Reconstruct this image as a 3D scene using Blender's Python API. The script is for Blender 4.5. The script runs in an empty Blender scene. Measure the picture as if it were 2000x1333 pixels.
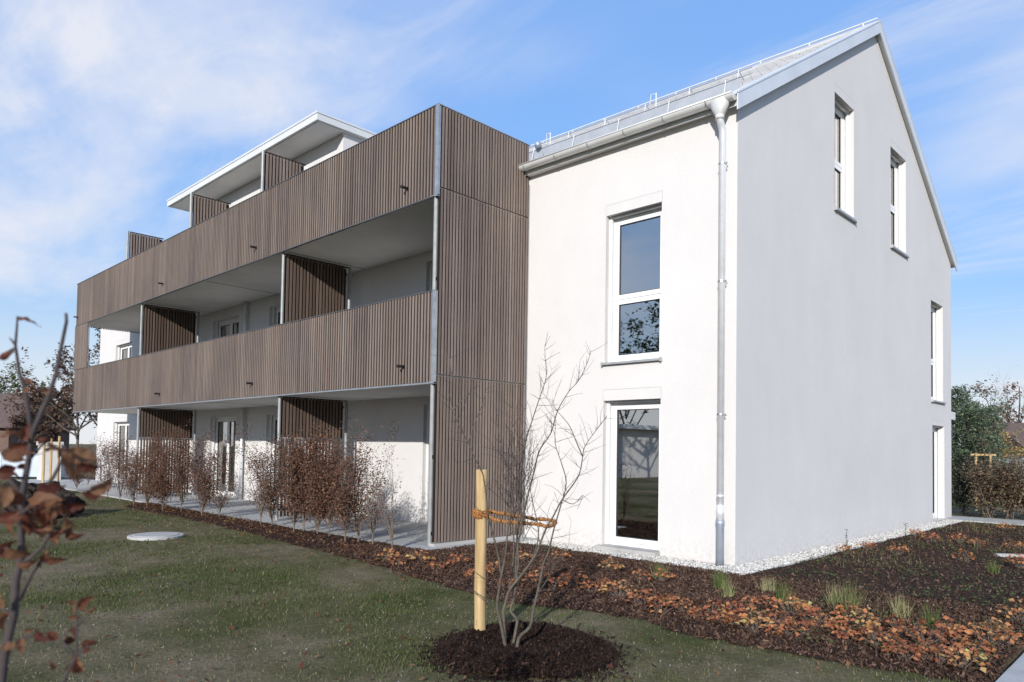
import bpy, bmesh, math, random
import numpy as np
from mathutils import Vector, Matrix

# ------------------------------------------------------------------ camera, sky, sun, exposure
SC = bpy.context.scene
YAW, PITCH, ROLL = -0.772356, 0.032582, 0.016029
FPX, CX, CY = 1406.39, 997.39, 831.70
CAM = np.array([4.822, -9.516, 1.6])
_f = np.array([math.sin(YAW)*math.cos(PITCH), math.cos(YAW)*math.cos(PITCH), math.sin(PITCH)])
_r0 = np.array([math.cos(YAW), -math.sin(YAW), 0.0]); _u0 = np.cross(_r0, _f)
_r = math.cos(ROLL)*_r0 + math.sin(ROLL)*_u0
_u = -math.sin(ROLL)*_r0 + math.cos(ROLL)*_u0
cd = bpy.data.cameras.new('camera'); cam = bpy.data.objects.new('camera', cd)
SC.collection.objects.link(cam); SC.camera = cam
cam.matrix_world = Matrix(((_r[0], _u[0], -_f[0], CAM[0]), (_r[1], _u[1], -_f[1], CAM[1]), (_r[2], _u[2], -_f[2], CAM[2]), (0, 0, 0, 1)))
cd.sensor_width = 36; cd.sensor_fit = 'HORIZONTAL'; cd.lens = FPX/2000*36
cd.shift_x = (1000-CX)/2000; cd.shift_y = (CY-666.5)/2000
cd.clip_start = 0.05; cd.clip_end = 3000
cd.dof.use_dof = True; cd.dof.focus_distance = 11.0; cd.dof.aperture_fstop = 3.4

SUNDIR = Vector((0.55, -1.0, 0.425)).normalized()          # towards the sun
ELEV = math.asin(SUNDIR.z)
sd = bpy.data.lights.new('sun', 'SUN'); sun = bpy.data.objects.new('sun', sd); SC.collection.objects.link(sun)
sd.energy = 2.0; sd.angle = math.radians(0.53); sd.color = (1.0, 0.965, 0.92)
sun.rotation_euler = (-SUNDIR).to_track_quat('-Z', 'Y').to_euler()

W = bpy.data.worlds.new('World'); SC.world = W; W.use_nodes = True
nt = W.node_tree; nt.nodes.clear()
def wn(t, **k):
    n = nt.nodes.new(t)
    for a, b in k.items(): setattr(n, a, b)
    return n
sky = wn('ShaderNodeTexSky', sky_type='NISHITA'); sky.sun_disc = False
sky.sun_elevation = ELEV; sky.sun_rotation = math.atan2(SUNDIR.x, SUNDIR.y)
sky.air_density = 1.0; sky.dust_density = 0.0; sky.ozone_density = 3.0; sky.altitude = 1500
tc = wn('ShaderNodeTexCoord'); sep = wn('ShaderNodeSeparateXYZ'); nt.links.new(tc.outputs['Generated'], sep.inputs[0])
def wm(op, a, b=None, clamp=False):
    n = wn('ShaderNodeMath', operation=op); n.use_clamp = clamp
    for i, v in enumerate((a, b)):
        if v is None: continue
        if isinstance(v, (int, float)): n.inputs[i].default_value = v
        else: nt.links.new(v, n.inputs[i])
    return n.outputs[0]
zc = wm('ADD', wm('MAXIMUM', sep.outputs[2], 0.0), 0.16)
cmb = wn('ShaderNodeCombineXYZ')
nt.links.new(wm('DIVIDE', sep.outputs[0], zc), cmb.inputs[0]); nt.links.new(wm('DIVIDE', sep.outputs[1], zc), cmb.inputs[1])
def cloud(scale, loc, rot, stretch, lo, hi, detail=7, rough=0.55, dist=0.5):
    mp = wn('ShaderNodeMapping'); mp.inputs['Location'].default_value = loc; mp.inputs['Rotation'].default_value = (0, 0, rot)
    mp.inputs['Scale'].default_value = stretch; nt.links.new(cmb.outputs[0], mp.inputs[0])
    n = wn('ShaderNodeTexNoise'); n.inputs['Scale'].default_value = scale; n.inputs['Detail'].default_value = detail
    n.inputs['Roughness'].default_value = rough; n.inputs['Distortion'].default_value = dist; nt.links.new(mp.outputs[0], n.inputs['Vector'])
    r = wn('ShaderNodeMapRange', interpolation_type='SMOOTHSTEP'); r.inputs[1].default_value = lo; r.inputs[2].default_value = hi
    nt.links.new(n.outputs[0], r.inputs[0]); return r.outputs[0]
SKY_L0, SKY_P = 1.12, -0.7
CLOUD_LOC = (0.1, 0.1, 0.0)
big = cloud(0.42, CLOUD_LOC, 0.0, (1, 1, 1), 0.41, 0.60, 3, 0.5, 0.2)
fine = cloud(1.5, (3.1, 1.7, 0), 0.6, (0.7, 1.1, 1), 0.30, 0.72, 8, 0.55, 0.3)
wisp = cloud(1.9, (8.4, 2.2, 0), 0.5, (0.35, 1.5, 1), 0.46, 0.82, 8, 0.6, 0.8)
hz = wn('ShaderNodeMapRange', interpolation_type='SMOOTHSTEP')                          # pale haze low over the horizon
for i_, v_ in ((1, 0.0), (2, 0.24), (3, 0.85), (4, 0.0)): hz.inputs[i_].default_value = v_
nt.links.new(sep.outputs[2], hz.inputs[0])
cov = wm('MULTIPLY', wm('ADD', wm('MULTIPLY', big, fine), wm('MULTIPLY', wisp, 0.62), True), 0.92)
cov = wm('MAXIMUM', cov, hz.outputs[0])
hs_ = wn('ShaderNodeHueSaturation'); hs_.inputs['Saturation'].default_value = 1.02; hs_.inputs['Value'].default_value = 1.0
bw = wn('ShaderNodeRGBToBW'); nt.links.new(sky.outputs[0], bw.inputs[0])                # evens out the glare of the clear-sky model towards the horizon
vs_ = wn('ShaderNodeVectorMath', operation='SCALE'); nt.links.new(sky.outputs[0], vs_.inputs[0]); nt.links.new(wm('POWER', wm('DIVIDE', bw.outputs[0], SKY_L0), SKY_P), vs_.inputs['Scale'])
nt.links.new(vs_.outputs[0], hs_.inputs['Color'])
mixc = wn('ShaderNodeMix', data_type='RGBA'); nt.links.new(cov, mixc.inputs[0]); nt.links.new(hs_.outputs[0], mixc.inputs[6])
mixc.inputs[7].default_value = (2.32, 2.37, 2.58, 1)
bg = wn('ShaderNodeBackground'); bg.inputs[1].default_value = 0.15; nt.links.new(mixc.outputs[2], bg.inputs[0])
wo = wn('ShaderNodeOutputWorld'); nt.links.new(bg.outputs[0], wo.inputs[0])
SC.view_settings.view_transform = 'Standard'; SC.view_settings.look = 'None'
SC.view_settings.exposure = 1.26; SC.view_settings.gamma = 1.0; SC.view_settings.use_curve_mapping = False
SC.render.engine = 'CYCLES'
SC.cycles.max_bounces = 8; SC.cycles.transparent_max_bounces = 16; SC.cycles.caustics_reflective = False; SC.cycles.caustics_refractive = False

# ------------------------------------------------------------------ helpers
rng = np.random.default_rng(7); random.seed(11)
def ray(x, y): return _r*(x-CX)/FPX + _u*(CY-y)/FPX + _f
def at(x, y, depth): return CAM + ray(x, y)*depth              # a point seen at photo pixel x, y, depth metres away
def gp(x, y, z=0.0):
    d = ray(x, y); return CAM + d*((z-CAM[2])/d[2])            # the ground point under a photo pixel
def link(o):
    SC.collection.objects.link(o); return o
def tag(o, label=None, cat=None, group=None, kind=None):
    if label: o['label'] = label
    if cat: o['category'] = cat
    if group: o['group'] = group
    if kind: o['kind'] = kind
    return o
def thing(name, loc, label, cat, group=None):
    o = link(bpy.data.objects.new(name, None)); o.location = loc; o.empty_display_size = 0.2
    return tag(o, label, cat, group)
def wloc(o):
    v = Vector((0, 0, 0))
    while o is not None: v = v + o.location; o = o.parent
    return v
class MB:
    def __init__(s): s.v = []; s.f = []; s.t = []; s.sm = False
    def add(s, vs, fs, t=0.5):
        b = len(s.v); s.v += [tuple(float(c) for c in x) for x in vs]
        for q in fs: s.f.append(tuple(i+b for i in q)); s.t.append(t)
        return s
    def box(s, a, b, t=0.5):
        x0, y0, z0 = [min(p, q) for p, q in zip(a, b)]; x1, y1, z1 = [max(p, q) for p, q in zip(a, b)]
        return s.add([(x0,y0,z0),(x1,y0,z0),(x1,y1,z0),(x0,y1,z0),(x0,y0,z1),(x1,y0,z1),(x1,y1,z1),(x0,y1,z1)],
                     [(0,3,2,1),(4,5,6,7),(0,1,5,4),(1,2,6,5),(2,3,7,6),(3,0,4,7)], t)
    def obox(s, c, ax, h, t=0.5):
        c = np.array(c, float); ax = [np.array(a, float) for a in ax]
        vs = [c + ax[0]*h[0]*i + ax[1]*h[1]*j + ax[2]*h[2]*k for k in (-1, 1) for j in (-1, 1) for i in (-1, 1)]
        return s.add(vs, [(0,2,3,1),(4,5,7,6),(0,1,5,4),(1,3,7,5),(3,2,6,7),(2,0,4,6)], t)
    def tube(s, pts, rad, n=8, caps=True, t=0.5):
        pts = [np.array(p, float) for p in pts]
        if not hasattr(rad, '__len__'): rad = [rad]*len(pts)
        rings = []; prev = None
        for i, p in enumerate(pts):
            d = pts[min(i+1, len(pts)-1)] - pts[max(i-1, 0)]; d = d/(np.linalg.norm(d)+1e-9)
            if prev is None:
                a = np.array([0, 0, 1.0]) if abs(d[2]) < 0.9 else np.array([1.0, 0, 0])
            else: a = prev
            e = a - d*(a@d); e = e/(np.linalg.norm(e)+1e-9); g = np.cross(d, e); prev = e
            rings.append([p + rad[i]*(math.cos(2*math.pi*k/n)*e + math.sin(2*math.pi*k/n)*g) for k in range(n)])
        vs = [q for r in rings for q in r]; fs = []
        for i in range(len(pts)-1):
            for k in range(n): fs.append((i*n+k, i*n+(k+1) % n, (i+1)*n+(k+1) % n, (i+1)*n+k))
        if caps: fs += [tuple(reversed(range(n))), tuple(range((len(pts)-1)*n, len(pts)*n))]
        return s.add(vs, fs, t)
    def mesh(s, name, mat=None):
        me = bpy.data.meshes.new(name); me.from_pydata(s.v, [], s.f); settint(me, s.t)
        if mat: me.materials.append(mat)
        if s.sm: me.polygons.foreach_set('use_smooth', [True]*len(me.polygons))
        me.update(); return me
    def build(s, name, mat, parent=None, smooth=False):
        s.sm = smooth
        return place(name, s.mesh(name, mat), parent)
def settint(me, t):
    a = me.attributes.new('tint', 'FLOAT', 'FACE'); a.data.foreach_set('value', np.asarray(t, dtype=np.float32))
def place(name, me, parent=None, loc=(0, 0, 0)):
    o = link(bpy.data.objects.new(name, me)); o.location = Vector(loc)
    if parent is not None:
        o.location = Vector(loc) - wloc(parent); o.parent = parent
    return o
def mesh_np(name, V, F, T, mat):
    V = np.asarray(V, np.float32).reshape(-1, 3); F = np.asarray(F, np.int32); k = F.shape[1]; m = len(F)
    me = bpy.data.meshes.new(name); me.vertices.add(len(V)); me.vertices.foreach_set('co', V.ravel())
    me.loops.add(m*k); me.loops.foreach_set('vertex_index', F.ravel())
    me.polygons.add(m); me.polygons.foreach_set('loop_start', np.arange(m, dtype=np.int32)*k)
    me.update(calc_edges=True); settint(me, T); me.materials.append(mat); me.validate(); return me
def sph(n=20, r=1.0):
    pass

# ------------------------------------------------------------------ materials
def M_(name, rough=0.6, spec=0.4, metal=0.0):
    m = bpy.data.materials.new(name); m.use_nodes = True; t = m.node_tree; b = t.nodes['Principled BSDF']
    b.inputs['Roughness'].default_value = rough; b.inputs['Specular IOR Level'].default_value = spec; b.inputs['Metallic'].default_value = metal
    return m, t, b
def noise(t, scale, detail=4, rough=0.5, stretch=None, coord='Object'):
    n = t.nodes.new('ShaderNodeTexNoise'); n.inputs['Scale'].default_value = scale; n.inputs['Detail'].default_value = detail; n.inputs['Roughness'].default_value = rough
    if coord == 'World':
        c = t.nodes.new('ShaderNodeNewGeometry').outputs['Position']
    else: c = t.nodes.new('ShaderNodeTexCoord').outputs[coord]
    if stretch:
        mp = t.nodes.new('ShaderNodeMapping'); mp.inputs['Scale'].default_value = stretch; t.links.new(c, mp.inputs[0]); c = mp.outputs[0]
    t.links.new(c, n.inputs['Vector']); return n.outputs[0]
def ramp(t, fac, stops):
    r = t.nodes.new('ShaderNodeValToRGB'); e = r.color_ramp.elements
    while len(e) < len(stops): e.new(0.5)
    for q, (p, c) in zip(e, stops): q.position = p; q.color = (*c, 1)
    t.links.new(fac, r.inputs[0]); return r.outputs[0]
def mixrgb(t, fac, a, b, mode='MIX'):
    n = t.nodes.new('ShaderNodeMix'); n.data_type = 'RGBA'; n.blend_type = mode
    for i, v in ((0, fac), (6, a), (7, b)):
        if isinstance(v, (int, float)): n.inputs[i].default_value = v
        elif isinstance(v, tuple): n.inputs[i].default_value = (*v, 1)
        else: t.links.new(v, n.inputs[i])
    return n.outputs[2]
def bump(t, b, h, strength, dist):
    n = t.nodes.new('ShaderNodeBump'); n.inputs['Strength'].default_value = strength; n.inputs['Distance'].default_value = dist
    t.links.new(h, n.inputs['Height']); t.links.new(n.outputs[0], b.inputs['Normal'])
def flat(name, col, rough=0.6, spec=0.4, metal=0.0, var=0.12, scale=6.0, bmp=None):
    m, t, b = M_(name, rough, spec, metal)
    lo = tuple(c*(1-var) for c in col); hi = tuple(min(1, c*(1+var)) for c in col)
    t.links.new(ramp(t, noise(t, scale, 5, 0.6, None, 'World'), [(0.3, lo), (0.7, hi)]), b.inputs['Base Color'])
    if bmp: bump(t, b, noise(t, bmp[0], 4, 0.6, None, 'World'), bmp[1], bmp[2])
    return m
def tint_of(t): 
    a = t.nodes.new('ShaderNodeAttribute'); a.attribute_name = 'tint'; return a.outputs['Fac']
def tinted(name, stops, rough=0.7, spec=0.2, trans=0.0, grain=None, patch=None):
    m, t, b = M_(name, rough, spec); c = ramp(t, tint_of(t), stops)
    if grain:
        g = ramp(t, noise(t, grain[0], 6, 0.65, grain[1], 'World'), [(0.25, (1-grain[2],)*3), (0.75, (1+grain[2]*0.6,)*3)])
        c = mixrgb(t, 1.0, c, g, 'MULTIPLY')
    if patch:
        g = ramp(t, noise(t, patch[0], 5, 0.6, patch[1], 'World'), [(0.32, (1-patch[2], 1-patch[2], 1-patch[2]*0.8)), (0.62, (1.08, 1.07, 1.05))]); c = mixrgb(t, 1.0, c, g, 'MULTIPLY')
    t.links.new(c, b.inputs['Base Color'])
    if trans:
        tr = t.nodes.new('ShaderNodeBsdfTranslucent'); t.links.new(c, tr.inputs[0])
        mx = t.nodes.new('ShaderNodeMixShader'); mx.inputs[0].default_value = trans
        t.links.new(b.outputs[0], mx.inputs[1]); t.links.new(tr.outputs[0], mx.inputs[2])
        t.links.new(mx.outputs[0], t.nodes['Material Output'].inputs[0])
    return m
MAT = {}
# fine scratched plaster with faint rain staining
m, t, b = M_('white_plaster', 0.9, 0.2)
c = ramp(t, noise(t, 0.55, 5, 0.6, None, 'World'), [(0.3, (0.645, 0.622, 0.604)), (0.7, (0.685, 0.662, 0.644))])
c2 = mixrgb(t, 1.0, ramp(t, noise(t, 26.0, 4, 0.75, None, 'World'), [(0.3, (0.945, 0.945, 0.945)), (0.7, (1.02, 1.02, 1.02))]), ramp(t, noise(t, 1.7, 6, 0.7, (1, 1, 0.5), 'World'), [(0.33, (0.97, 0.97, 0.972)), (0.66, (1.01, 1.01, 1.0))]), 'MULTIPLY')
t.links.new(mixrgb(t, 1.0, c, c2, 'MULTIPLY'), b.inputs['Base Color'])
ge = t.nodes.new('ShaderNodeNewGeometry'); sx = t.nodes.new('ShaderNodeSeparateXYZ'); t.links.new(ge.outputs['Position'], sx.inputs[0])
mr = t.nodes.new('ShaderNodeMapRange'); mr.inputs[1].default_value = 0.02; mr.inputs[2].default_value = 0.42; mr.inputs[3].default_value = 0.62; mr.inputs[4].default_value = 0.0; t.links.new(sx.outputs[2], mr.inputs[0])
sp_ = t.nodes.new('ShaderNodeMath'); sp_.operation = 'MULTIPLY'; t.links.new(mr.outputs[0], sp_.inputs[0]); t.links.new(ramp(t, noise(t, 14, 7, 0.75, None, 'World'), [(0.42, (0, 0, 0)), (0.62, (1, 1, 1))]), sp_.inputs[1])
t.links.new(mixrgb(t, sp_.outputs[0], b.inputs['Base Color'].links[0].from_socket, (0.47, 0.44, 0.40)), b.inputs['Base Color'])
bump(t, b, noise(t, 120, 2, 0.5, None, 'World'), 0.12, 0.0025); MAT['plaster'] = m
MAT['lintel'] = flat('lintel_plaster', (0.645, 0.625, 0.60), 0.8, 0.2, 0, 0.03, 3, (120, 0.1, 0.002))
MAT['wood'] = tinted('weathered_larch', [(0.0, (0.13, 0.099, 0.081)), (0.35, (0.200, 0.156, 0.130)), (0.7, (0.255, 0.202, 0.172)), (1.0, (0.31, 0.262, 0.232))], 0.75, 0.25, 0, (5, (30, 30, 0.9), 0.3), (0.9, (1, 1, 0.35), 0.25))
MAT['wood_shade'] = tinted('shade_toned_larch', [(0.0, (0.075, 0.052, 0.040)), (0.5, (0.115, 0.082, 0.064)), (1.0, (0.17, 0.125, 0.10))], 0.75, 0.25, 0, (5, (30, 30, 0.9), 0.3))  # darker copy of the larch: dim light on the dividers put into its colour
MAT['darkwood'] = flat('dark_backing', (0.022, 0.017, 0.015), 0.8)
MAT['steel'] = flat('galvanised_steel', (0.45, 0.46, 0.47), 0.42, 0.5, 0.75, 0.16, 9)
MAT['zinc'] = flat('gutter_zinc', (0.72, 0.72, 0.70), 0.42, 0.5, 0.2, 0.06, 5)
MAT['pipe'] = flat('downpipe_steel', (0.80, 0.81, 0.83), 0.3, 0.5, 0.35, 0.1, 4)
MAT['bluepipe'] = flat('standpipe_steel', (0.42, 0.47, 0.53), 0.45, 0.5, 0.5, 0.1, 6)
MAT['sheet'] = flat('roof_sheet_metal', (0.66, 0.68, 0.71), 0.45, 0.5, 0.15, 0.06, 2)
MAT['tile'] = flat('pale_roof_tile', (0.40, 0.40, 0.40), 0.5, 0.5, 0.0, 0.16, 3)
MAT['concrete'] = flat('pale_concrete', (0.42, 0.41, 0.39), 0.85, 0.25, 0, 0.12, 1.6, (60, 0.2, 0.004))
MAT['post'] = flat('weathered_zinc_post', (0.30, 0.305, 0.30), 0.5, 0.4, 0.2, 0.15, 6)
MAT['soffit'] = flat('soffit_concrete', (0.68, 0.67, 0.65), 0.85, 0.2, 0, 0.10, 0.9, (40, 0.15, 0.003))
MAT['eave_white'] = flat('painted_fascia', (0.62, 0.63, 0.62), 0.6, 0.3, 0, 0.04, 1.5)
MAT['frame'] = flat('white_window_frame', (0.80, 0.80, 0.79), 0.35, 0.5, 0, 0.02, 5)
MAT['guard'] = flat('snow_guard_mesh', (0.40, 0.42, 0.45), 0.5, 0.4, 0.2, 0.1, 3)
MAT['sill'] = flat('aluminium_sill', (0.50, 0.50, 0.50), 0.4, 0.5, 0.5, 0.08, 8)
MAT['room'] = flat('room_plaster', (0.68, 0.68, 0.66), 0.9, 0.1, 0, 0.05, 1)
MAT['floorwood'] = flat('room_floor', (0.25, 0.19, 0.13), 0.5, 0.4, 0, 0.2, 3)
MAT['rubber'] = flat('black_gasket', (0.03, 0.03, 0.035), 0.6)
m, t, b = M_('window_glass')
gl = t.nodes.new('ShaderNodeBsdfGlossy'); gl.inputs['Roughness'].default_value = 0.012; gl.inputs[0].default_value = (1.0, 0.985, 0.96, 1)
tp = t.nodes.new('ShaderNodeBsdfTransparent'); tp.inputs[0].default_value = (0.74, 0.78, 0.76, 1)
fr = t.nodes.new('ShaderNodeFresnel'); fr.inputs[0].default_value = 5.6
mx = t.nodes.new('ShaderNodeMixShader'); t.links.new(fr.outputs[0], mx.inputs[0]); t.links.new(tp.outputs[0], mx.inputs[1]); t.links.new(gl.outputs[0], mx.inputs[2])
t.links.new(mx.outputs[0], t.nodes['Material Output'].inputs[0]); MAT['glass'] = m
# lawn soil with thin and bare patches
m, t, b = M_('lawn_soil', 0.95, 0.1)
c1 = ramp(t, noise(t, 0.45, 6, 0.6, None, 'World'), [(0.36, (0.070, 0.080, 0.028)), (0.47, (0.120, 0.110, 0.062)), (0.60, (0.185, 0.155, 0.110))])
c2 = mixrgb(t, 1.0, ramp(t, noise(t, 26, 5, 0.75, None, 'World'), [(0.3, (0.5, 0.5, 0.5)), (0.72, (1.5, 1.46, 1.4))]), ramp(t, noise(t, 3.2, 6, 0.7, None, 'World'), [(0.32, (0.68, 0.74, 0.6)), (0.66, (1.25, 1.2, 1.15))]), 'MULTIPLY')
t.links.new(mixrgb(t, 1.0, c1, c2, 'MULTIPLY'), b.inputs['Base Color']); bump(t, b, noise(t, 40, 6, 0.75, None, 'World'), 0.8, 0.03); MAT['lawn'] = m
MAT['mulch'] = flat('bark_mulch_bed', (0.055, 0.034, 0.025), 0.95, 0.1, 0, 0.55, 30, (60, 1.0, 0.04))
MAT['chip'] = tinted('bark_chips', [(0.0, (0.030, 0.018, 0.013)), (0.5, (0.098, 0.056, 0.039)), (0.8, (0.18, 0.110, 0.076)), (1.0, (0.33, 0.245, 0.185))], 0.9, 0.15)
MAT['ringchip'] = tinted('fresh_dark_bark', [(0.0, (0.010, 0.006, 0.005)), (0.6, (0.036, 0.019, 0.013)), (0.88, (0.11, 0.062, 0.042)), (1.0, (0.30, 0.21, 0.155))], 0.85, 0.2)
MAT['ringbed'] = flat('fresh_mulch', (0.02, 0.012, 0.009), 0.95, 0.1, 0, 0.5, 30, (60, 1.0, 0.04))
MAT['darksteel'] = flat('dark_grey_steel', (0.13, 0.135, 0.14), 0.5, 0.4, 0.3, 0.15, 6)
MAT['gravel'] = flat('gravel_bed', (0.34, 0.32, 0.28), 0.95, 0.1, 0, 0.4, 60, (80, 1.0, 0.02))
MAT['pebble'] = tinted('pebbles', [(0.0, (0.22, 0.20, 0.18)), (0.4, (0.45, 0.43, 0.39)), (0.8, (0.62, 0.60, 0.56)), (1.0, (0.74, 0.73, 0.70))], 0.75, 0.3)
MAT['grass'] = tinted('grass_blades', [(0.0, (0.055, 0.074, 0.020)), (0.4, (0.098, 0.120, 0.038)), (0.7, (0.165, 0.160, 0.072)), (0.9, (0.23, 0.20, 0.12)), (1.0, (0.33, 0.29, 0.20))], 0.7, 0.2, 0.25)
MAT['tuft'] = tinted('ornamental_grass', [(0.0, (0.07, 0.12, 0.03)), (0.5, (0.17, 0.20, 0.07)), (1.0, (0.40, 0.36, 0.19))], 0.7, 0.2, 0.3)
MAT['orange'] = tinted('autumn_groundcover', [(0.0, (0.16, 0.052, 0.034)), (0.3, (0.34, 0.115, 0.056)), (0.55, (0.50, 0.21, 0.082)), (0.8, (0.58, 0.35, 0.14)), (1.0, (0.48, 0.44, 0.16))], 0.65, 0.3, 0.3)
MAT['green'] = tinted('green_groundcover', [(0.0, (0.030, 0.055, 0.020)), (0.5, (0.07, 0.105, 0.035)), (1.0, (0.17, 0.17, 0.07))], 0.7, 0.25, 0.25)
MAT['hedgeleaf'] = tinted('withered_hedge_leaf', [(0.0, (0.075, 0.040, 0.028)), (0.35, (0.155, 0.088, 0.058)), (0.6, (0.215, 0.115, 0.074)), (0.85, (0.27, 0.105, 0.07)), (1.0, (0.36, 0.23, 0.13))], 0.7, 0.25, 0.25)
MAT['hedgestem'] = flat('hedge_bark', (0.17, 0.135, 0.11), 0.85, 0.2, 0, 0.3, 20)
MAT['bark'] = flat('young_bark', (0.10, 0.086, 0.066), 0.8, 0.25, 0, 0.35, 25, (120, 0.5, 0.003))
MAT['twig'] = flat('fine_twig', (0.06, 0.048, 0.047), 0.8, 0.25, 0, 0.25, 20)
MAT['beechleaf'] = tinted('dry_beech_leaf', [(0.0, (0.075, 0.020, 0.013)), (0.35, (0.145, 0.048, 0.028)), (0.6, (0.21, 0.098, 0.052)), (0.85, (0.28, 0.16, 0.085)), (1.0, (0.36, 0.27, 0.08))], 0.6, 0.25, 0.45, (40, None, 0.25))
m, t, b = M_('peeled_pine_stake', 0.75, 0.25)
c1 = ramp(t, noise(t, 3, 6, 0.6, (9, 9, 0.6), 'World'), [(0.32, (0.33, 0.21, 0.09)), (0.66, (0.58, 0.42, 0.22))]); c2 = ramp(t, noise(t, 1.0, 4, 0.6, (90, 90, 2.2), 'World'), [(0.28, (0.45, 0.38, 0.32)), (0.36, (1, 1, 1))])
c3 = ramp(t, noise(t, 9, 2, 0.5, (1, 1, 0.7), 'World'), [(0.24, (0.42, 0.34, 0.28)), (0.31, (1, 1, 1))])
t.links.new(mixrgb(t, 1.0, mixrgb(t, 1.0, c1, c2, 'MULTIPLY'), c3, 'MULTIPLY'), b.inputs['Base Color']); bump(t, b, noise(t, 1.0, 5, 0.6, (70, 70, 4), 'World'), 0.3, 0.004); MAT['stake'] = m
MAT['stakeend'] = flat('sawn_end_grain', (0.56, 0.44, 0.27), 0.8, 0.2, 0, 0.12, 30)
MAT['rope'] = flat('coconut_rope', (0.46, 0.21, 0.075), 0.95, 0.1, 0, 0.35, 90, (250, 1.0, 0.01))
MAT['farleaf'] = tinted('far_autumn_leaf', [(0.0, (0.07, 0.045, 0.036)), (0.5, (0.155, 0.095, 0.07)), (1.0, (0.26, 0.155, 0.09))], 0.8, 0.2, 0.25)
MAT['pine'] = tinted('pine_needle', [(0.0, (0.050, 0.075, 0.050)), (0.5, (0.110, 0.155, 0.095)), (1.0, (0.22, 0.27, 0.15))], 0.8, 0.2, 0.15)
MAT['hedgebeech'] = tinted('brown_beech_hedge_leaf', [(0.0, (0.055, 0.036, 0.025)), (0.5, (0.14, 0.095, 0.062)), (1.0, (0.27, 0.20, 0.12))], 0.7, 0.25, 0.25)
MAT['evergreen'] = tinted('dark_evergreen_leaf', [(0.0, (0.012, 0.020, 0.012)), (0.6, (0.028, 0.040, 0.020)), (1.0, (0.06, 0.07, 0.03))], 0.7, 0.3, 0.1)
MAT['brownwall'] = flat('brown_timber_wall', (0.15, 0.10, 0.08), 0.85, 0.2, 0, 0.2, 2)
MAT['brownroof'] = flat('brown_roof_tiles', (0.125, 0.088, 0.074), 0.85, 0.2, 0, 0.25, 5)
MAT['render'] = flat('far_house_render', (0.62, 0.60, 0.56), 0.9, 0.2, 0, 0.06, 1)
MAT['pane'] = flat('far_window_pane', (0.05, 0.06, 0.07), 0.08, 0.6, 0, 0.1, 3)
MAT['paleblue'] = flat('pale_blue_panel', (0.52, 0.58, 0.66), 0.6, 0.3, 0, 0.08, 1.2)
MAT['soil'] = flat('dark_soil', (0.040, 0.030, 0.026), 0.95, 0.1, 0, 0.4, 5, (18, 1.0, 0.06))
MAT['asphalt'] = flat('grey_paving', (0.40, 0.40, 0.39), 0.9, 0.2, 0, 0.12, 6, (70, 0.3, 0.006))
MAT['hill'] = flat('brown_field', (0.13, 0.105, 0.075), 0.95, 0.1, 0, 0.3, 0.3)

# ------------------------------------------------------------------ the apartment building
BX0, BX1, BY1 = -28.6, 0.0, 11.75
EAVE, RIDGE, RY = 6.55, 10.15, 5.875
SLOPE = (RIDGE-EAVE)/RY
B = thing('apartment_building', (0, 0, 0), 'white plastered apartment house with brown slatted wooden balconies and pale pitched roof', 'building')

def wall(name, to3d, u0, u1, v0, v1, openings, depth, cut=None):
    us = sorted({u0, u1, *[o[0] for o in openings], *[o[1] for o in openings]}); vs = sorted({v0, v1, *[o[2] for o in openings], *[o[3] for o in openings]})
    bm = bmesh.new(); cache = {}
    def V(u, v, d):
        k = (round(u, 4), round(v, 4), round(d, 4))
        if k not in cache: cache[k] = bm.verts.new(to3d(u, v, d))
        return cache[k]
    for i in range(len(us)-1):
        for j in range(len(vs)-1):
            cu, cv = (us[i]+us[i+1])/2, (vs[j]+vs[j+1])/2
            if any(o[0] < cu < o[1] and o[2] < cv < o[3] for o in openings): continue
            bm.faces.new([V(us[i], vs[j], 0), V(us[i+1], vs[j], 0), V(us[i+1], vs[j+1], 0), V(us[i], vs[j+1], 0)])
    for (a, b_, c_, d_) in openings:
        for (p, q) in (((a, c_), (b_, c_)), ((b_, c_), (b_, d_)), ((b_, d_), (a, d_)), ((a, d_), (a, c_))):
            bm.faces.new([bm.verts.new(to3d(p[0], p[1], 0)), bm.verts.new(to3d(p[0], p[1], depth)), bm.verts.new(to3d(q[0], q[1], depth)), bm.verts.new(to3d(q[0], q[1], 0))])
    if cut:
        for co, no in cut: bmesh.ops.bisect_plane(bm, geom=bm.verts[:]+bm.edges[:]+bm.faces[:], plane_co=co, plane_no=no, clear_outer=True)
    me = bpy.data.meshes.new(name); bm.to_mesh(me); bm.free(); settint(me, [0.5]*len(me.polygons)); me.materials.append(MAT['plaster'])
    return place(name, me, B)
TF = lambda u, v, d: (u, d, v)            # front plane y = 0, depth goes +y
TG = lambda u, v, d: (-d, u, v)           # gable plane x = 0, depth goes -x
front_open = [(-2.316, -1.25, 3.03, 5.475), (-2.33, -1.24, 0.06, 2.415),
              (-7.0, -4.95, 0.045, 2.50), (-7.0, -4.95, 3.02, 5.52), (-13.85, -11.9, 0.045, 2.44), (-13.85, -11.9, 3.02, 5.43),
              (-17.5, -15.72, 0.045, 2.44), (-17.5, -15.72, 3.02, 5.43), (-26.6, -24.75, 0.045, 2.42), (-26.6, -24.75, 3.02, 5.48)]
gable_open = [(3.70, 4.68, 6.03, 8.16), (6.86, 7.93, 6.02, 8.16), (9.9, 10.98, 2.94, 5.36), (10.0, 11.08, 0.03, 2.34)]
wall('front_wall', TF, BX0, BX1, -0.3, 6.62, front_open, 0.26)
n1 = Vector((0, -SLOPE, 1)).normalized(); n2 = Vector((0, SLOPE, 1)).normalized()
cuts = [((0, 0, EAVE+0.05), n1), ((0, BY1, EAVE+0.05), n2)]
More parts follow.
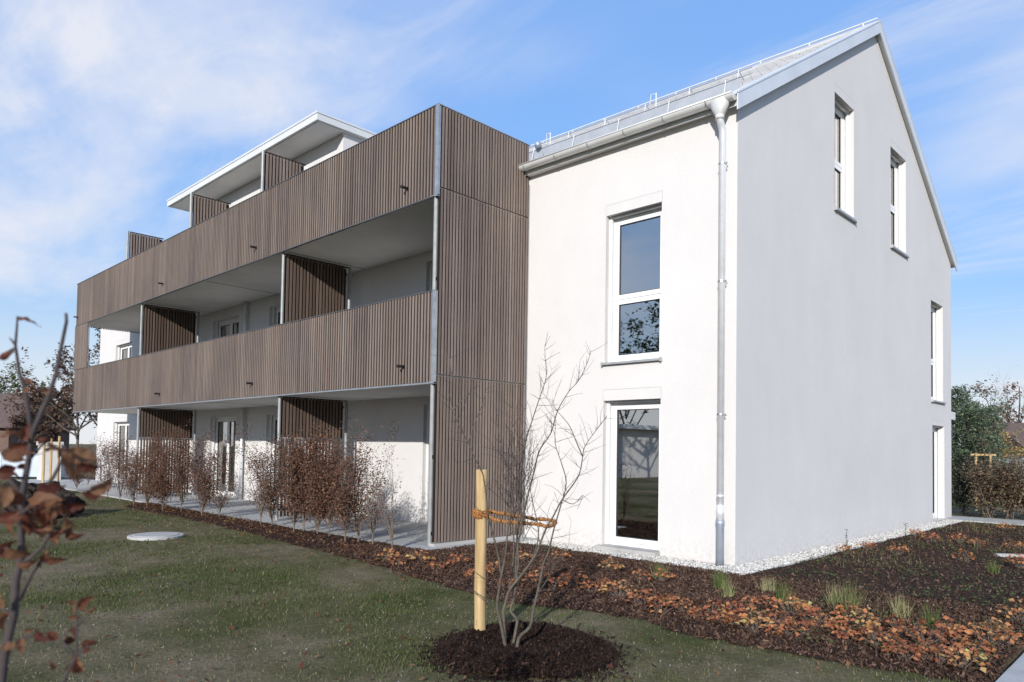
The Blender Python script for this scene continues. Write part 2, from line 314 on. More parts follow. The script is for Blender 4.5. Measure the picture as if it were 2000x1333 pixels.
wall('gable_wall', TG, 0.0, BY1, -0.3, RIDGE+0.4, gable_open, 0.26, cuts)
mb = MB(); mb.add([(BX0, 0, -0.3), (BX0, BY1, -0.3), (BX0, BY1, EAVE), (BX0, RY, RIDGE), (BX0, 0, EAVE)], [(0, 4, 3, 2, 1)]); mb.build('end_wall', MAT['plaster'], B)
mb = MB(); mb.add([(BX0, BY1, -0.3), (BX1, BY1, -0.3), (BX1, BY1, EAVE+0.05), (BX0, BY1, EAVE+0.05)], [(0, 3, 2, 1)]); mb.build('rear_wall', MAT['plaster'], B)

def tbox(mb, T, a, b): return mb.box(T(*a), T(*b))
def window(T, u0, u1, v0, v1, transom=(), mullion=(), cover=0.17, sill='metal', room=True, D=0.17):
    fw = 0.06
    fr = MB()
    for a, b in (((u0, v0, D), (u0+fw, v1, D+0.08)), ((u1-fw, v0, D), (u1, v1, D+0.08)), ((u0+fw, v1-fw, D), (u1-fw, v1, D+0.08)), ((u0+fw, v0, D), (u1-fw, v0+fw, D+0.08))): tbox(fr, T, a, b)
    w = fr.build('window', MAT['frame'], B)
    ul = [u0+fw, *mullion, u1-fw]; vl = [v0+fw, *transom, v1-fw]
    for i in range(len(ul)-1):
        for j in range(len(vl)-1):
            a0, a1, c0, c1 = ul[i]+0.004, ul[i+1]-0.004, vl[j]+0.004, vl[j+1]-0.004; sw = 0.075
            s = MB()
            for p, q in (((a0, c0, D+0.012), (a0+sw, c1, D+0.07)), ((a1-sw, c0, D+0.012), (a1, c1, D+0.07)), ((a0+sw, c1-sw, D+0.012), (a1-sw, c1, D+0.07)), ((a0+sw, c0, D+0.012), (a1-sw, c0+sw, D+0.07))): tbox(s, T, p, q)
            s.build('sash', MAT['frame'], w)
            g = MB()
            e = 0.012
            for p, q in (((a0+sw, c0+sw, D+0.024), (a0+sw+e, c1-sw, D+0.05)), ((a1-sw-e, c0+sw, D+0.024), (a1-sw, c1-sw, D+0.05)), ((a0+sw+e, c1-sw-e, D+0.024), (a1-sw-e, c1-sw, D+0.05)), ((a0+sw+e, c0+sw, D+0.024), (a1-sw-e, c0+sw+e, D+0.05))): tbox(g, T, p, q)
            g.build('gasket', MAT['rubber'], w)
            pn = MB(); pn.add([T(a0+sw, c0+sw, D+0.04), T(a1-sw, c0+sw, D+0.04), T(a1-sw, c1-sw, D+0.04), T(a0+sw, c1-sw, D+0.04)], [(0, 1, 2, 3)]); pn.build('pane', MAT['glass'], w)
    for a, b in ((u0+0.002, u0+0.05), (u1-0.05, u1-0.002)):
        gr = MB(); tbox(gr, T, (a, v0+0.01, D-0.075), (b, v1-0.002, D-0.035)); gr.build('guide_rail', MAT['frame'], w)
    if cover:
        cv = MB(); tbox(cv, T, (u0-0.005, v1+0.002, -0.0018), (u1+0.005, v1+cover, 0.03)); cv.build('shutter_cover', MAT['lintel'], w)
        for p, q in (((u0-0.010, v1+0.004, -0.0022), (u0-0.005, v1+cover, 0.01)), ((u1+0.005, v1+0.004, -0.0022), (u1+0.010, v1+cover, 0.01)), ((u0-0.010, v1+cover, -0.0022), (u1+0.010, v1+cover+0.006, 0.01))): jt = MB(); tbox(jt, T, p, q); jt.build('cover_joint', MAT['sill'], w)
        bl = MB(); tbox(bl, T, (u0+0.052, v1-0.035, D-0.085), (u1-0.052, v1-0.004, D-0.03)); bl.build('blind_rail', MAT['sill'], w)
    if sill == 'metal':
        s = MB(); tbox(s, T, (u0-0.03, v0-0.03, -0.06), (u1+0.03, v0+0.004, D-0.002)); tbox(s, T, (u0-0.034, v0-0.045, -0.065), (u0-0.014, v0+0.016, 0.0)); tbox(s, T, (u1+0.014, v0-0.045, -0.065), (u1+0.034, v0+0.016, 0.0))
        s.build('sill', MAT['sill'], w)
    elif sill == 'step':
        s = MB(); tbox(s, T, (u0-0.04, v0-0.09, -0.14), (u1+0.02, v0+0.006, D-0.002)); s.build('sill', MAT['concrete'], w)
    hd = MB()
    if room:
        r = MB(); q0, q1 = u0-0.5, u1+0.55; z0, z1 = v0-0.01, v1+0.12; d0, d1 = D+0.1, 3.4
        P = lambda u, v, d: T(u, v, d)
        r.add([P(q0, z0, d0), P(q1, z0, d0), P(q1, z1, d0), P(q0, z1, d0), P(q0, z0, d1), P(q1, z0, d1), P(q1, z1, d1), P(q0, z1, d1)], [(4, 5, 6, 7), (0, 3, 7, 4), (1, 5, 6, 2), (3, 2, 6, 7)])
        ro = r.build('room_wall', MAT['room'], w)
        r = MB(); r.add([P(q0, z0, d0), P(q1, z0, d0), P(q1, z0, d1), P(q0, z0, d1)], [(0, 1, 2, 3)]); r.build('room_floor', MAT['floorwood'], w)
    return w
o = front_open
window(TF, *o[0], transom=(4.09,)); window(TF, *o[1], cover=0.175, sill='step')
for q in o[2:4]: window(TF, *q, mullion=((q[0]+q[1])/2,), cover=0, sill=None)
for q in o[4:8]: window(TF, *q, mullion=((q[0]+q[1])/2,), cover=0, sill=None)
for q in o[8:10]: window(TF, *q, mullion=((q[0]+q[1])/2,), cover=0.16, sill=None)
for q in gable_open[:2]: window(TG, *q, transom=(7.05,), cover=0.15)
window(TG, *gable_open[2], transom=(3.95,), cover=0.13); window(TG, *gable_open[3], cover=0.13, sill='metal')

# ---- roof (rises slightly towards the far end)
TILT = -0.012
def rz(x, y, h=0.0): return EAVE + SLOPE*(y if y <= RY else 2*RY-y) + h + TILT*x
RX0, RX1 = BX0-0.1, 0.085
mb = MB()
for (y0, y1) in ((-0.13, RY), (RY, BY1+0.13)):
    mb.add([(x, y, rz(x, y, h)) for h in (0.05, 0.17) for x in (RX0, RX1) for y in (y0, y1)], [(0, 2, 3, 1), (4, 5, 7, 6), (0, 4, 6, 2), (2, 6, 7, 3), (3, 7, 5, 1), (1, 5, 4, 0)])
roof = mb.build('roof', MAT['eave_white'], B)
# tile courses: overlapping rows on the street side, one object each for what the photograph shows
nc = 17; L = (RY+0.13)/nc
for i in range(nc):
    ya, yb = -0.15+i*L, -0.15+(i+1)*L+0.04
    mb = MB()
    for k in range(27):
        xa = -0.02-k*0.36; xb = xa-0.352
        if xb < -9.6: break
        j = rng.uniform(-0.004, 0.004)
        q = [(xa, ya, 0.225+j), (xb, ya, 0.225+j), (xb, yb, 0.185+j), (xa, yb, 0.185+j), (xa, ya, 0.195+j), (xb, ya, 0.195+j)]
        mb.add([(x, y, rz(x, y, h)) for x, y, h in q], [(0, 3, 2, 1), (4, 0, 1, 5)])
    mb.build('tile_course', MAT['tile'], roof)
mb = MB()
for i in range(nc):
    ya, yb = BY1+0.15-i*L, BY1+0.15-(i+1)*L-0.04
    mb.add([(x, y, rz(x, min(y, BY1+0.15), h)) for x, y, h in ((-0.02, ya, 0.225), (RX0, ya, 0.225), (RX0, yb, 0.185), (-0.02, yb, 0.185))], [(0, 1, 2, 3)])
mb.build('rear_tiles', MAT['tile'], roof)
mb = MB(); mb.add([(x, y, rz(x, y, h)) for x, y, h in ((-9.5, -0.15, 0.22), (RX0, -0.15, 0.22), (RX0, RY, 0.2), (-9.5, RY, 0.2))], [(0, 3, 2, 1)]); mb.build('far_tiles', MAT['tile'], roof)
# verge flashing on the gable edge
for y0, y1 in ((-0.2, RY), (RY, BY1+0.2)):
    mb = MB(); a, b_ = (y0, y1)
    mb.add([(x, y, rz(x, y, h)) for h in (-0.0, 0.25) for x in (RX1+0.002, RX1+0.022) for y in (a, b_)], [(0, 2, 3, 1), (4, 5, 7, 6), (0, 4, 6, 2), (2, 6, 7, 3), (3, 7, 5, 1), (1, 5, 4, 0)])
    mb.add([(x, y, rz(x, y, h)) for h in (0.235, 0.262) for x in (-0.10, RX1+0.03) for y in (a, b_)], [(0, 2, 3, 1), (4, 5, 7, 6), (0, 4, 6, 2), (2, 6, 7, 3), (3, 7, 5, 1), (1, 5, 4, 0)])
    mb.build('verge_flashing', MAT['sheet'], roof)
mb = MB(); mb.tube([(x, RY, rz(x, RY, 0.17)) for x in (0.1, -4, -9.5, RX0)], 0.09, 10); mb.build('ridge_cap', MAT['tile'], roof, True)
mb = MB(); mb.tube([(x, RY-0.02, rz(x, RY, 0.31)) for x in (0.06, -4, -9.5)], 0.018, 6)
for k in range(9): mb.box((-0.2-k*1.1, RY-0.03, rz(-k*1.1, RY, 0.22)), (-0.23-k*1.1, RY, rz(-k*1.1, RY, 0.31)))
mb.build('ridge_rail', MAT['zinc'], roof)
# snow guards: brackets and two tubes or a lattice strip
for yy, hh in ((0.35, 0.22), (2.3, 0.2)):
    x1 = -0.12 if yy < 1 else -0.9
    mb = MB()
    for q, rr in ((0.20, 0.013),): mb.tube([(x, yy, rz(x, yy, 0.22+q)) for x in (x1, -4.2, -8.9)], rr, 6)
    if yy < 1:
        for k in range(9):
            x = x1-0.02-k*0.98; w_ = 0.965
            mb.add([(x, yy, rz(x, yy, 0.24)), (x-w_, yy, rz(x-w_, yy, 0.24)), (x-w_, yy, rz(x-w_, yy, 0.40)), (x, yy, rz(x, yy, 0.40))], [(0, 3, 2, 1)])
    else: mb.tube([(x, yy, rz(x, yy, 0.22+0.09)) for x in (x1, -4.2, -8.9)], 0.011, 6)
    mb.build('snow_guard', MAT['guard'], roof)
    for k in range(9):
        x = x1-0.25-k*0.98; mb = MB()
        mb.tube([(x, yy-0.06, rz(x, yy-0.06, 0.22)), (x, yy-0.01, rz(x, yy, 0.44)), (x, yy+0.2, rz(x, yy+0.2, 0.22))], 0.009, 6); mb.build('guard_bracket', MAT['zinc'], roof)
for x in (-2.35, -4.9, -7.2):
    mb = MB(); mb.tube([(x, 1.5, rz(x, 1.5, 0.2)), (x, 1.5, rz(x, 1.5, 0.62))], 0.012, 6); mb.tube([(x, 1.5, rz(x, 1.5, 0.6)), (x-0.14, 1.55, rz(x, 1.5, 0.66)), (x-0.2, 1.6, rz(x, 1.5, 0.5))], 0.01, 6); mb.build('roof_hook', MAT['zinc'], roof)
# roof vent beside the balcony box
mb = MB(); mb.tube([(-4.35, 0.62, rz(-4.3, 0.6, 0.15)), (-4.35, 0.6, rz(-4.3, 0.6, 0.28)), (-4.3, 0.5, rz(-4.3, 0.6, 0.36)), (-4.2, 0.35, rz(-4.3, 0.6, 0.35)), (-4.1, 0.25, rz(-4.3, 0.6, 0.3))], [0.06, 0.06, 0.065, 0.065, 0.06], 12); mb.build('vent_pipe', MAT['bluepipe'], roof, True)
# eave soffit and gutter
mb = MB(); mb.box((-4.03, -0.125, 6.565), (0.04, -0.001, 6.625)); mb.build('eave_board', MAT['soffit'], roof)
GY, GZ, GR = -0.215, 6.655, 0.085
mb = MB(); pts = []
xs = (0.06, -4.12); n = 14
for r_ in (GR, GR-0.008):
    for x in xs: pts += [(x, GY+r_*math.cos(math.pi+math.pi*k/n), GZ+TILT*x+r_*math.sin(math.pi+math.pi*k/n)) for k in range(n+1)]
m1 = n+1; fs = []
for k in range(n): fs += [(k, k+1, m1+k+1, m1+k), (2*m1+k, 3*m1+k, 3*m1+k+1, 2*m1+k+1)]
mb.add(pts, fs)
for x in xs: mb.add([(x, GY+GR*math.cos(math.pi+math.pi*k/n), GZ+TILT*x+GR*math.sin(math.pi+math.pi*k/n)) for k in range(n+1)], [tuple(range(n+1))])
mb.tube([(xs[0], GY-GR, GZ+TILT*xs[0]), (xs[1], GY-GR, GZ+TILT*xs[1])], 0.014, 8)
gut = mb.build('gutter', MAT['zinc'], B, True)
for k in range(6):
    x = -0.35-k*0.72; mb = MB()
    mb.tube([(x, GY+(GR+0.006)*math.cos(math.pi+math.pi*j/10), GZ+TILT*x+(GR+0.006)*math.sin(math.pi+math.pi*j/10)) for j in range(11)], 0.009, 5)
    mb.tube([(x, GY-GR, GZ+TILT*x+0.01), (x, GY+GR+0.1, GZ+TILT*x+0.05)], 0.008, 5); mb.build('gutter_bracket', MAT['steel'], gut)
DX = -0.165
mb = MB(); zz = GZ-GR*0.35; prof = [(zz, 0.155, 0.105), (zz-0.09, 0.135, 0.10), (zz-0.20, 0.075, 0.07), (zz-0.215, 0.062, 0.062)]; N = 16; vs = []; fs = []
for z, a, b_ in prof: vs += [(DX+a*math.cos(2*math.pi*k/N), GY+b_*math.sin(2*math.pi*k/N), z) for k in range(N)]
for i in range(3):
    for k in range(N): fs.append((i*N+k, i*N+(k+1) % N, (i+1)*N+(k+1) % N, (i+1)*N+k))
mb.add(vs, fs); mb.build('gutter_outlet', MAT['zinc'], gut, True)
PY = -0.13
def downpipe(x, y, ztop, zbot, R, head=None, foot=True):
    mb = MB(); pts = [(x, y, ztop), (x, y, zbot)]
    if head: pts = [(x, head[0], head[1]), (x, head[0], head[1]-0.06), (x, (head[0]+y)/2, head[1]-0.13), (x, y, head[1]-0.21), (x, y, zbot)]
    mb.tube(pts, R, 16); d = mb.build('downpipe', MAT['pipe'], B, True)
    return d
dp = downpipe(DX, PY, 6.3, 0.62, 0.05, (GY, GZ-GR*0.35-0.2))
mb = MB(); mb.tube([(DX, GY, GZ-0.235), (DX, GY, GZ-0.30)], 0.064, 16); mb.build('pipe_sleeve', MAT['zinc'], dp, True)
mb = MB(); mb.tube([(DX, PY, 0.64), (DX, PY, 0.60), (DX, PY, 0.58), (DX, PY, -0.1)], [0.064, 0.064, 0.058, 0.058], 16); mb.build('standpipe', MAT['bluepipe'], dp, True)
mb = MB(); mb.tube([(DX, PY, 0.86), (DX, PY, 0.64)], 0.056, 16); mb.tube([(DX, PY, 1.0), (DX, PY, 0.97)], 0.054, 16); mb.build('pipe_sleeve', MAT['pipe'], dp, True)
for z in (5.75, 4.05, 2.15):
    mb = MB(); mb.tube([(DX, PY, z), (DX, PY, z-0.025)], 0.057, 14); mb.box((DX+0.05, PY-0.012, z-0.02), (DX+0.075, PY+0.012, z-0.005)); mb.tube([(DX+0.02, PY+0.04, z-0.012), (DX+0.02, 0.0, z-0.012)], 0.006, 6); mb.build('pipe_clamp', MAT['steel'], dp)
for z0, z1 in ((2.66, 0.0), (5.72, 2.9)):
    d2 = downpipe(-15.1, -0.1, z0, z1, 0.045)
    mb = MB(); mb.tube([(-15.1, -0.1, z1+1.5), (-15.1, -0.1, z1+1.47)], 0.052, 12); mb.build('pipe_clamp', MAT['steel'], d2)
# entrance canopy on the far side
mb = MB(); mb.box((-0.35, BY1+0.002, 2.55), (0.0, BY1+0.42, 2.75)); mb.box((-2.4, BY1+0.002, 2.56), (-0.352, BY1+0.41, 2.74)); mb.build('entrance_canopy', MAT['eave_white'], B)

# ---- balconies
YF = -2.16; XR, XL = -4.075, -23.87
def slab(z0, z1):
    mb = MB(); mb.box((XL+0.06, YF+0.06, z0), (XR-0.04, -0.002, z1)); s = mb.build('balcony_slab', MAT['soffit'], B)
    for x in (-9.25, -13.4, -17.6):
        m2 = MB(); m2.box((x-0.012, YF+0.2, z0-0.003), (x+0.012, -0.01, z0+0.01)); m2.build('slab_joint', MAT['darkwood'], s)
    return s
slab(2.67, 2.90); slab(5.73, 5.95)
NV = 6; _slat = {}
def slat_mesh(h, w, d, mt='wood'):
    k = (round(h, 3), w, d, mt)
    if k not in _slat:
        L_ = []
        for i in range(NV):
            mb = MB(); mb.box((-w/2, -d/2, 0), (w/2, d/2, h), t=(i+0.5)/NV); L_.append(mb.mesh('slat', MAT[mt]))
        _slat[k] = L_
    return _slat[k]
def tintrand(): return float(np.clip(rng.normal(0.52, 0.13), 0.0, 0.999))
def slats(parent, pts, h, w, d, n_single, mt='wood'):
    """pts ordered nearest first: the first n_single are parts, the rest one joined part"""
    ms = slat_mesh(h, w, d, mt)
    for p in pts[:n_single]: place('slat', ms[int(tintrand()*NV)], parent, (p[0], p[1], p[2]+rng.uniform(-0.002, 0.002)))
    if len(pts) > n_single:
        mb = MB()
        for p in pts[n_single:]: mb.box((p[0]-w/2, p[1]-d/2, p[2]), (p[0]+w/2, p[1]+d/2, p[2]+h), t=tintrand())
        tag(mb.build('far_slats', MAT[mt], parent), kind='stuff')
PITCH_F = 0.08
def railing(z0, z1, n_single):
    fr = MB(); e_ = 0.016 if z0 > 5 else 0.024
    fr.box((XL, YF-0.004, z0-e_), (XR+0.004, YF+0.05, z0)); fr.box((XL, YF+0.026, z0), (XR+0.004, YF+0.03, z0+0.05))
    for z in (z0+0.25, z1-0.2): fr.box((XL+0.02, YF+0.051, z), (XR-0.05, YF+0.0585, z+0.05))
    r = fr.build('balcony_railing', MAT['darksteel'] if z0 > 5 else MAT['steel'], B)
    mb = MB(); mb.box((XL, YF-0.008, z1), (XR+0.002, YF+0.055, z1+0.012)); mb.build('top_rail', MAT['darksteel'], r)
    mb = MB(); mb.box((XR-0.062, YF-0.012, z0-0.028), (XR+0.003, YF-0.003, z1-0.001)); mb.box((XR-0.004, YF-0.003, z0-0.028), (XR+0.004, YF+0.045, z1-0.001)); mb.build('corner_profile', MAT['steel'], r)
    n = int((XR-0.085-XL-0.02)/PITCH_F)
    slats(r, [(XR-0.10-i*PITCH_F, YF+0.010, z0+0.006) for i in range(n)], z1-z0-0.012, 0.035, 0.015, n_single)
    mb = MB(); mb.box((XL+0.03, YF+0.0215, z0+0.008), (XR-0.065, YF+0.0245, z1-0.012)); mb.build('gap_shade_sheet', MAT['darkwood'], r)  # added near-black sheet, stands in for the shade between slats
    xs = [XR-0.5-i*1.36 for i in range(15)]
    for x in xs:
        if x < XL: break
        mb = MB(); mb.box((x-0.03, YF+0.0595, z0-0.02), (x+0.03, YF+0.07, z1-0.03)); mb.build('upright', MAT['steel'], r)
    return r
r_up = railing(5.69, 7.165, 85); r_lo = railing(2.655, 4.125, 85)
for z, rr in ((5.97, r_up), (2.95, r_lo)):
    for x in (-4.87, -10.31, -15.72, -23.6):
        mb = MB(); mb.tube([(x, YF+0.1, z+0.01), (x, YF-0.13, z)], 0.024, 10); mb.tube([(x, YF-0.12, z), (x, YF-0.13, z)], 0.029, 10); mb.build('drain_spout', MAT['darkwood'] if x > -12 else MAT['darkwood'], rr)
for x in (-4.37, -9.9, -15.3):
    mb = MB(); mb.box((x, YF+0.07, 5.715), (x-0.6, YF+0.12, 5.728)); mb.build('drip_profile', MAT['frame'], r_up)
# slatted column closing the far end, left of the opening
cb_ = MB(); cb_.box((-22.42, YF+0.046, 4.14), (-22.46, YF+0.06, 5.655)); cb = cb_.build('end_screen', MAT['steel'], B)
slats(cb, [(-22.46-i*PITCH_F, YF+0.010, 4.14) for i in range(18)], 1.515, 0.044, 0.044, 0)
# end railings at the far side of the balconies
for z0, z1 in ((5.69, 7.165), (2.655, 4.125)):
    e = MB(); e.box((XL, YF+0.06, z1), (XL+0.05, -0.02, z1+0.012)); er = e.build('end_railing', MAT['steel'], B)
    slats(er, [(XL+0.024, YF+0.1+i*PITCH_F, z0+0.006) for i in range(26)], z1-z0-0.012, 0.044, 0.044, 0)
# side screen of the balcony box facing the camera
XS = -4.055; NS = 31; py = 2.08/NS
for z0, z1 in ((0.085, 2.765), (2.785, 5.805), (5.825, 7.15)):
    s = MB()
    for z in (z0+0.12, (z0+z1)/2, z1-0.18): s.box((XS-0.05, YF+0.02, z), (XS-0.042, -0.03, z+0.06))
    s.box((XS-0.0265, YF+0.03, z0+0.01), (XS-0.025, -0.03, z1-0.01))  # added dark sheet so the gaps of the side slats look shaded
    sc = s.build('side_screen', MAT['darkwood'], B)
    slats(sc, [(XS-0.010, -0.055-i*py, z0) for i in range(NS)][::-1], z1-z0, 0.016, 0.034, 99)
mb = MB(); mb.box((XS-0.06, YF-0.002, 7.152), (XS+0.008, -0.02, 7.166)); mb.build('screen_cap', MAT['bluepipe'], B)
mb = MB(); mb.box((XS-0.10, -0.022, 0.05), (XS+0.004, -0.004, 6.42)); mb.build('wall_profile', MAT['steel'], B)
mb = MB(); mb.box((XS-0.12, YF+0.03, 0.02), (XS+0.03, -0.01, 0.075)); mb.build('screen_plinth', MAT['concrete'], B)
# posts
def post(x, y, z0, z1, r=0.04):
    mb = MB(); mb.tube([(x, y, z0), (x, y, z1)], r, 14); mb.box((x-0.07, y-0.07, z1-0.012), (x+0.07, y+0.07, z1-0.001)); return mb.build('balcony_post', MAT['post'], B, False)
for z0, z1 in ((0.04, 2.66), (2.91, 5.69)):
    post(-4.17, YF+0.06, z0, z1)
# privacy screens between the flats
def screen(x, ya, yb, z0, z1, posts, split=None, n_single=0, back=None, mt='wood_shade'):
    s = MB(); s.box((x-0.03, ya+0.05, z1), (x+0.03, yb-0.03, z1+0.02)); sc = s.build('privacy_screen', MAT['darkwood'], B)
    for z in (z0+0.12, z1-0.16): mb = MB(); mb.box((x-0.045, ya+0.05, z), (x-0.036, yb-0.03, z+0.05)); mb.build('cross_rail', MAT['darkwood'], sc)
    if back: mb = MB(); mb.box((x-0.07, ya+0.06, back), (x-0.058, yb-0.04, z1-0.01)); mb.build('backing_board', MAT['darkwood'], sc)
    n = int((yb-ya-0.12)/PITCH_F)
    P = [(x, ya+0.09+i*PITCH_F, 0) for i in range(n)]
    if split:
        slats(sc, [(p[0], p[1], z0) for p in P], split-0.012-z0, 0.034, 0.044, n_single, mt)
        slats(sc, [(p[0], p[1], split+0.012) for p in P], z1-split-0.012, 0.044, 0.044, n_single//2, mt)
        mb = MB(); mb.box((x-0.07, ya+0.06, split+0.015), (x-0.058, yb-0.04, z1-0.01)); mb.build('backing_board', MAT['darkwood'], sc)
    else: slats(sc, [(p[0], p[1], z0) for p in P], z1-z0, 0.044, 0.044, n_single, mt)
    for y in posts:
        mb = MB(); mb.tube([(x, y, z0-0.07), (x, y, z1+0.03)], 0.034, 12); mb.build('post', MAT['post'], sc)
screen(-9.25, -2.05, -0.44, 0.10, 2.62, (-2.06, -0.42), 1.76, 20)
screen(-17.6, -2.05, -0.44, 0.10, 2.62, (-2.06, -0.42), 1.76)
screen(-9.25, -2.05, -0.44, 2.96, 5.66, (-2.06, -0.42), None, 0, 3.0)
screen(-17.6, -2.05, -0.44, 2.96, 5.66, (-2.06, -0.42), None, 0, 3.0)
for x, z in ((-10.3, 8.15), (-14.24, 8.13), (-19.04, 8.10)): screen(x, -2.05, -0.98, 6.02, z, (-2.06,), None, 0, 7.25, 'wood')
# ---- top-floor box with its overhanging flat roof
mb = MB(); mb.box((-8.98, -0.84, 5.951), (-17.1, 5.2, 8.60)); mb.build('penthouse_wall', MAT['plaster'], B)
mb = MB(); mb.box((-8.84, -1.585, 8.60), (-17.22, 5.3, 8.76)); pr = mb.build('penthouse_roof', MAT['eave_white'], B)
mb = MB(); mb.box((-8.90, -1.52, 8.588), (-17.16, -0.85, 8.598)); mb.build('roof_soffit', MAT['soffit'], pr)
mb = MB(); mb.box((-8.825, -1.60, 8.745), (-17.235, -1.56, 8.79)); mb.box((-8.825, -1.56, 8.745), (-8.865, 5.3, 8.79)); mb.build('roof_edge_trim', MAT['sheet'], pr)
# small open awning window of the top floor
mb = MB(); T2 = lambda u, v, d: (u, -0.84-d, v)
for a, b_ in (((-9.98, 7.42, 0.0), (-9.94, 7.62, 0.34)), ((-9.60, 7.42, 0.0), (-9.56, 7.62, 0.34)), ((-9.98, 7.60, 0.02), (-9.56, 7.64, 0.34)), ((-9.98, 7.42, 0.30), (-9.56, 7.46, 0.34))): mb.box(T2(*a), T2(*b_))
mb.build('open_vent_window', MAT['frame'], B)

# ------------------------------------------------------------------ ground, beds, gravel, paths
_perm = rng.random((64, 64))
def vnoise(x, y, s=1.0):
    x = np.asarray(x)*s+100; y = np.asarray(y)*s+100
    xi = np.floor(x).astype(int); yi = np.floor(y).astype(int); fx = x-xi; fy = y-yi; fx = fx*fx*(3-2*fx); fy = fy*fy*(3-2*fy)
    g = lambda a, b: _perm[a % 64, b % 64]
    return (g(xi, yi)*(1-fx)+g(xi+1, yi)*fx)*(1-fy)+(g(xi, yi+1)*(1-fx)+g(xi+1, yi+1)*fx)*fy
def fbm(x, y, s): return (vnoise(x, y, s)+0.5*vnoise(x, y, s*2.1)+0.25*vnoise(x, y, s*4.3))/1.75
EX = np.array([-30, -15.5, -14.8, -9.45, -5.0, -3.0, -1.77, -0.4, 0.23, 0.9, 1.53, 2.2, 3.0, 3.72]); EY = np.array([-2.53, -2.7, -3.3, -3.27, -3.6, -3.75, -3.98, -4.1, -3.82, -3.7, -3.83, -3.78, -3.69, -3.5])
def bed_edge(x): return np.interp(x, EX, EY) + 0.05*(vnoise(x, x*0, 2.3)-0.5) + 0.07*(vnoise(x, x*0+9, 6.0)-0.5)
def in_bed(x, y, slack=0.0):
    x = np.asarray(x, float); y = np.asarray(y, float)
    top = np.where(x < -3.70, -2.53, np.where(x < 0.535, -0.79, 10.45))
    return (y > bed_edge(x)-slack) & (y < top) & (x > -15.3) & (x < 3.70)
MOUND = np.array([0.93, -5.33]); MR = 0.66
def mound_h(x, y):
    d = np.hypot((x-MOUND[0]), (y-MOUND[1]))/MR
    d = d*(1+0.16*(vnoise(x, y, 3.0)-0.5))
    rim = np.exp(-((d-0.68)/0.25)**2)*0.085
    return np.where(d < 1.05, rim + 0.03*np.clip(1-d, 0, 1) + 0.02*vnoise(x, y, 9), -0.02)
s = MB(); s.add([(-700, -700, 0), (700, -700, 0), (700, 900, 0), (-700, 900, 0)], [(0, 1, 2, 3)])
tag(s.build('lawn', MAT['lawn']), kind='structure')
# planting bed
st = 0.09; xs = np.arange(-15.4, 3.75, st); ys = np.arange(-4.4, 10.6, st)
def cells(xs, ys, keep, hfun):
    X, Y = np.meshgrid(xs, ys, indexing='ij'); Z = hfun(X, Y); idx = np.arange(X.size).reshape(X.shape)
    K = keep((X[:-1, :-1]+X[1:, 1:])/2, (Y[:-1, :-1]+Y[1:, 1:])/2)
    F = np.stack([idx[:-1, :-1], idx[1:, :-1], idx[1:, 1:], idx[:-1, 1:]], -1)[K]
    used = np.unique(F); mp = np.zeros(X.size, int); mp[used] = np.arange(len(used))
    return np.stack([X.ravel(), Y.ravel(), Z.ravel()], 1)[used], mp[F]
V, F = cells(xs, ys, in_bed, lambda X, Y: 0.005+(0.007+0.045*fbm(X, Y, 2.2))*np.clip((Y-bed_edge(X))/0.3, 0, 1))
bed = place('planting_bed', mesh_np('planting_bed', V, F, np.full(len(F), .5), MAT['mulch'])); tag(bed, kind='structure')
V, F = cells(np.arange(0.1, 1.8, 0.035), np.arange(-6.2, -4.5, 0.035), lambda X, Y: np.hypot(X-MOUND[0], Y-MOUND[1]) < MR*1.06*(1+0.30*(vnoise(X, Y, 4)-0.5)), mound_h)
md = place('mulch_ring', mesh_np('mulch_ring', V, F, np.full(len(F), .5), MAT['ringbed'])); tag(md, 'dark bark mulch ring heaped round the staked young tree', 'mulch', kind='stuff')
# terrace and box plinth paving
tr = thing('terrace', (0, 0, 0), None, None); tag(tr, kind='structure')
mb = MB()
for i in range(33):
    for j in range(4):
        x1 = -4.14-i*0.6; y0 = -2.5+j*0.625; dz = rng.uniform(-0.0015, 0.0015)
        q = MB(); q.box((x1-0.596, y0, -0.05), (x1, y0+0.621, 0.032+dz))
        q.build('paving_slab', MAT['asphalt'], tr)
mb = MB()
for j in range(4): mb = MB(); mb.box((-4.135, -2.5+j*0.625, -0.05), (-3.72, -1.88+j*0.625, 0.03)); mb.build('paving_slab', MAT['asphalt'], tr)
mb = MB(); mb.box((-30.5, -2.5, -0.05), (-23.96, -0.003, 0.02)); tag(mb.build('side_path', MAT['asphalt']), kind='structure')
# gravel
mb = MB(); mb.add([(-3.70, -0.74, 0.008), (0.49, -0.74, 0.008), (0.49, 11.3, 0.008), (0.0, 11.3, 0.008), (0.0, 0.0, 0.008), (-3.70, 0.0, 0.008)], [(0, 1, 4, 5), (1, 2, 3, 4)])
tag(mb.build('gravel_strip', MAT['gravel']), kind='structure')
ed = thing('gravel_edging', (0, 0, 0), None, None); tag(ed, kind='structure')
for i in range(5): mb = MB(); mb.box((-3.715+i*0.85, -0.79, -0.1), (-3.715+(i+1)*0.85-0.006, -0.742, 0.034+rng.uniform(-.003, .003))); mb.build('edging_stone', MAT['concrete'], ed)
for i in range(11): mb = MB(); mb.box((0.492, -0.741+i*1.0, -0.1), (0.54, -0.741+(i+1)*1.0-0.006, 0.034+rng.uniform(-.003, .003))); mb.build('edging_stone', MAT['concrete'], ed)
ico = bmesh.new(); bmesh.ops.create_icosphere(ico, subdivisions=1, radius=1.0); IV = np.array([v.co for v in ico.verts]); IF = np.array([[v.index for v in f.verts] for f in ico.faces]); ico.free()
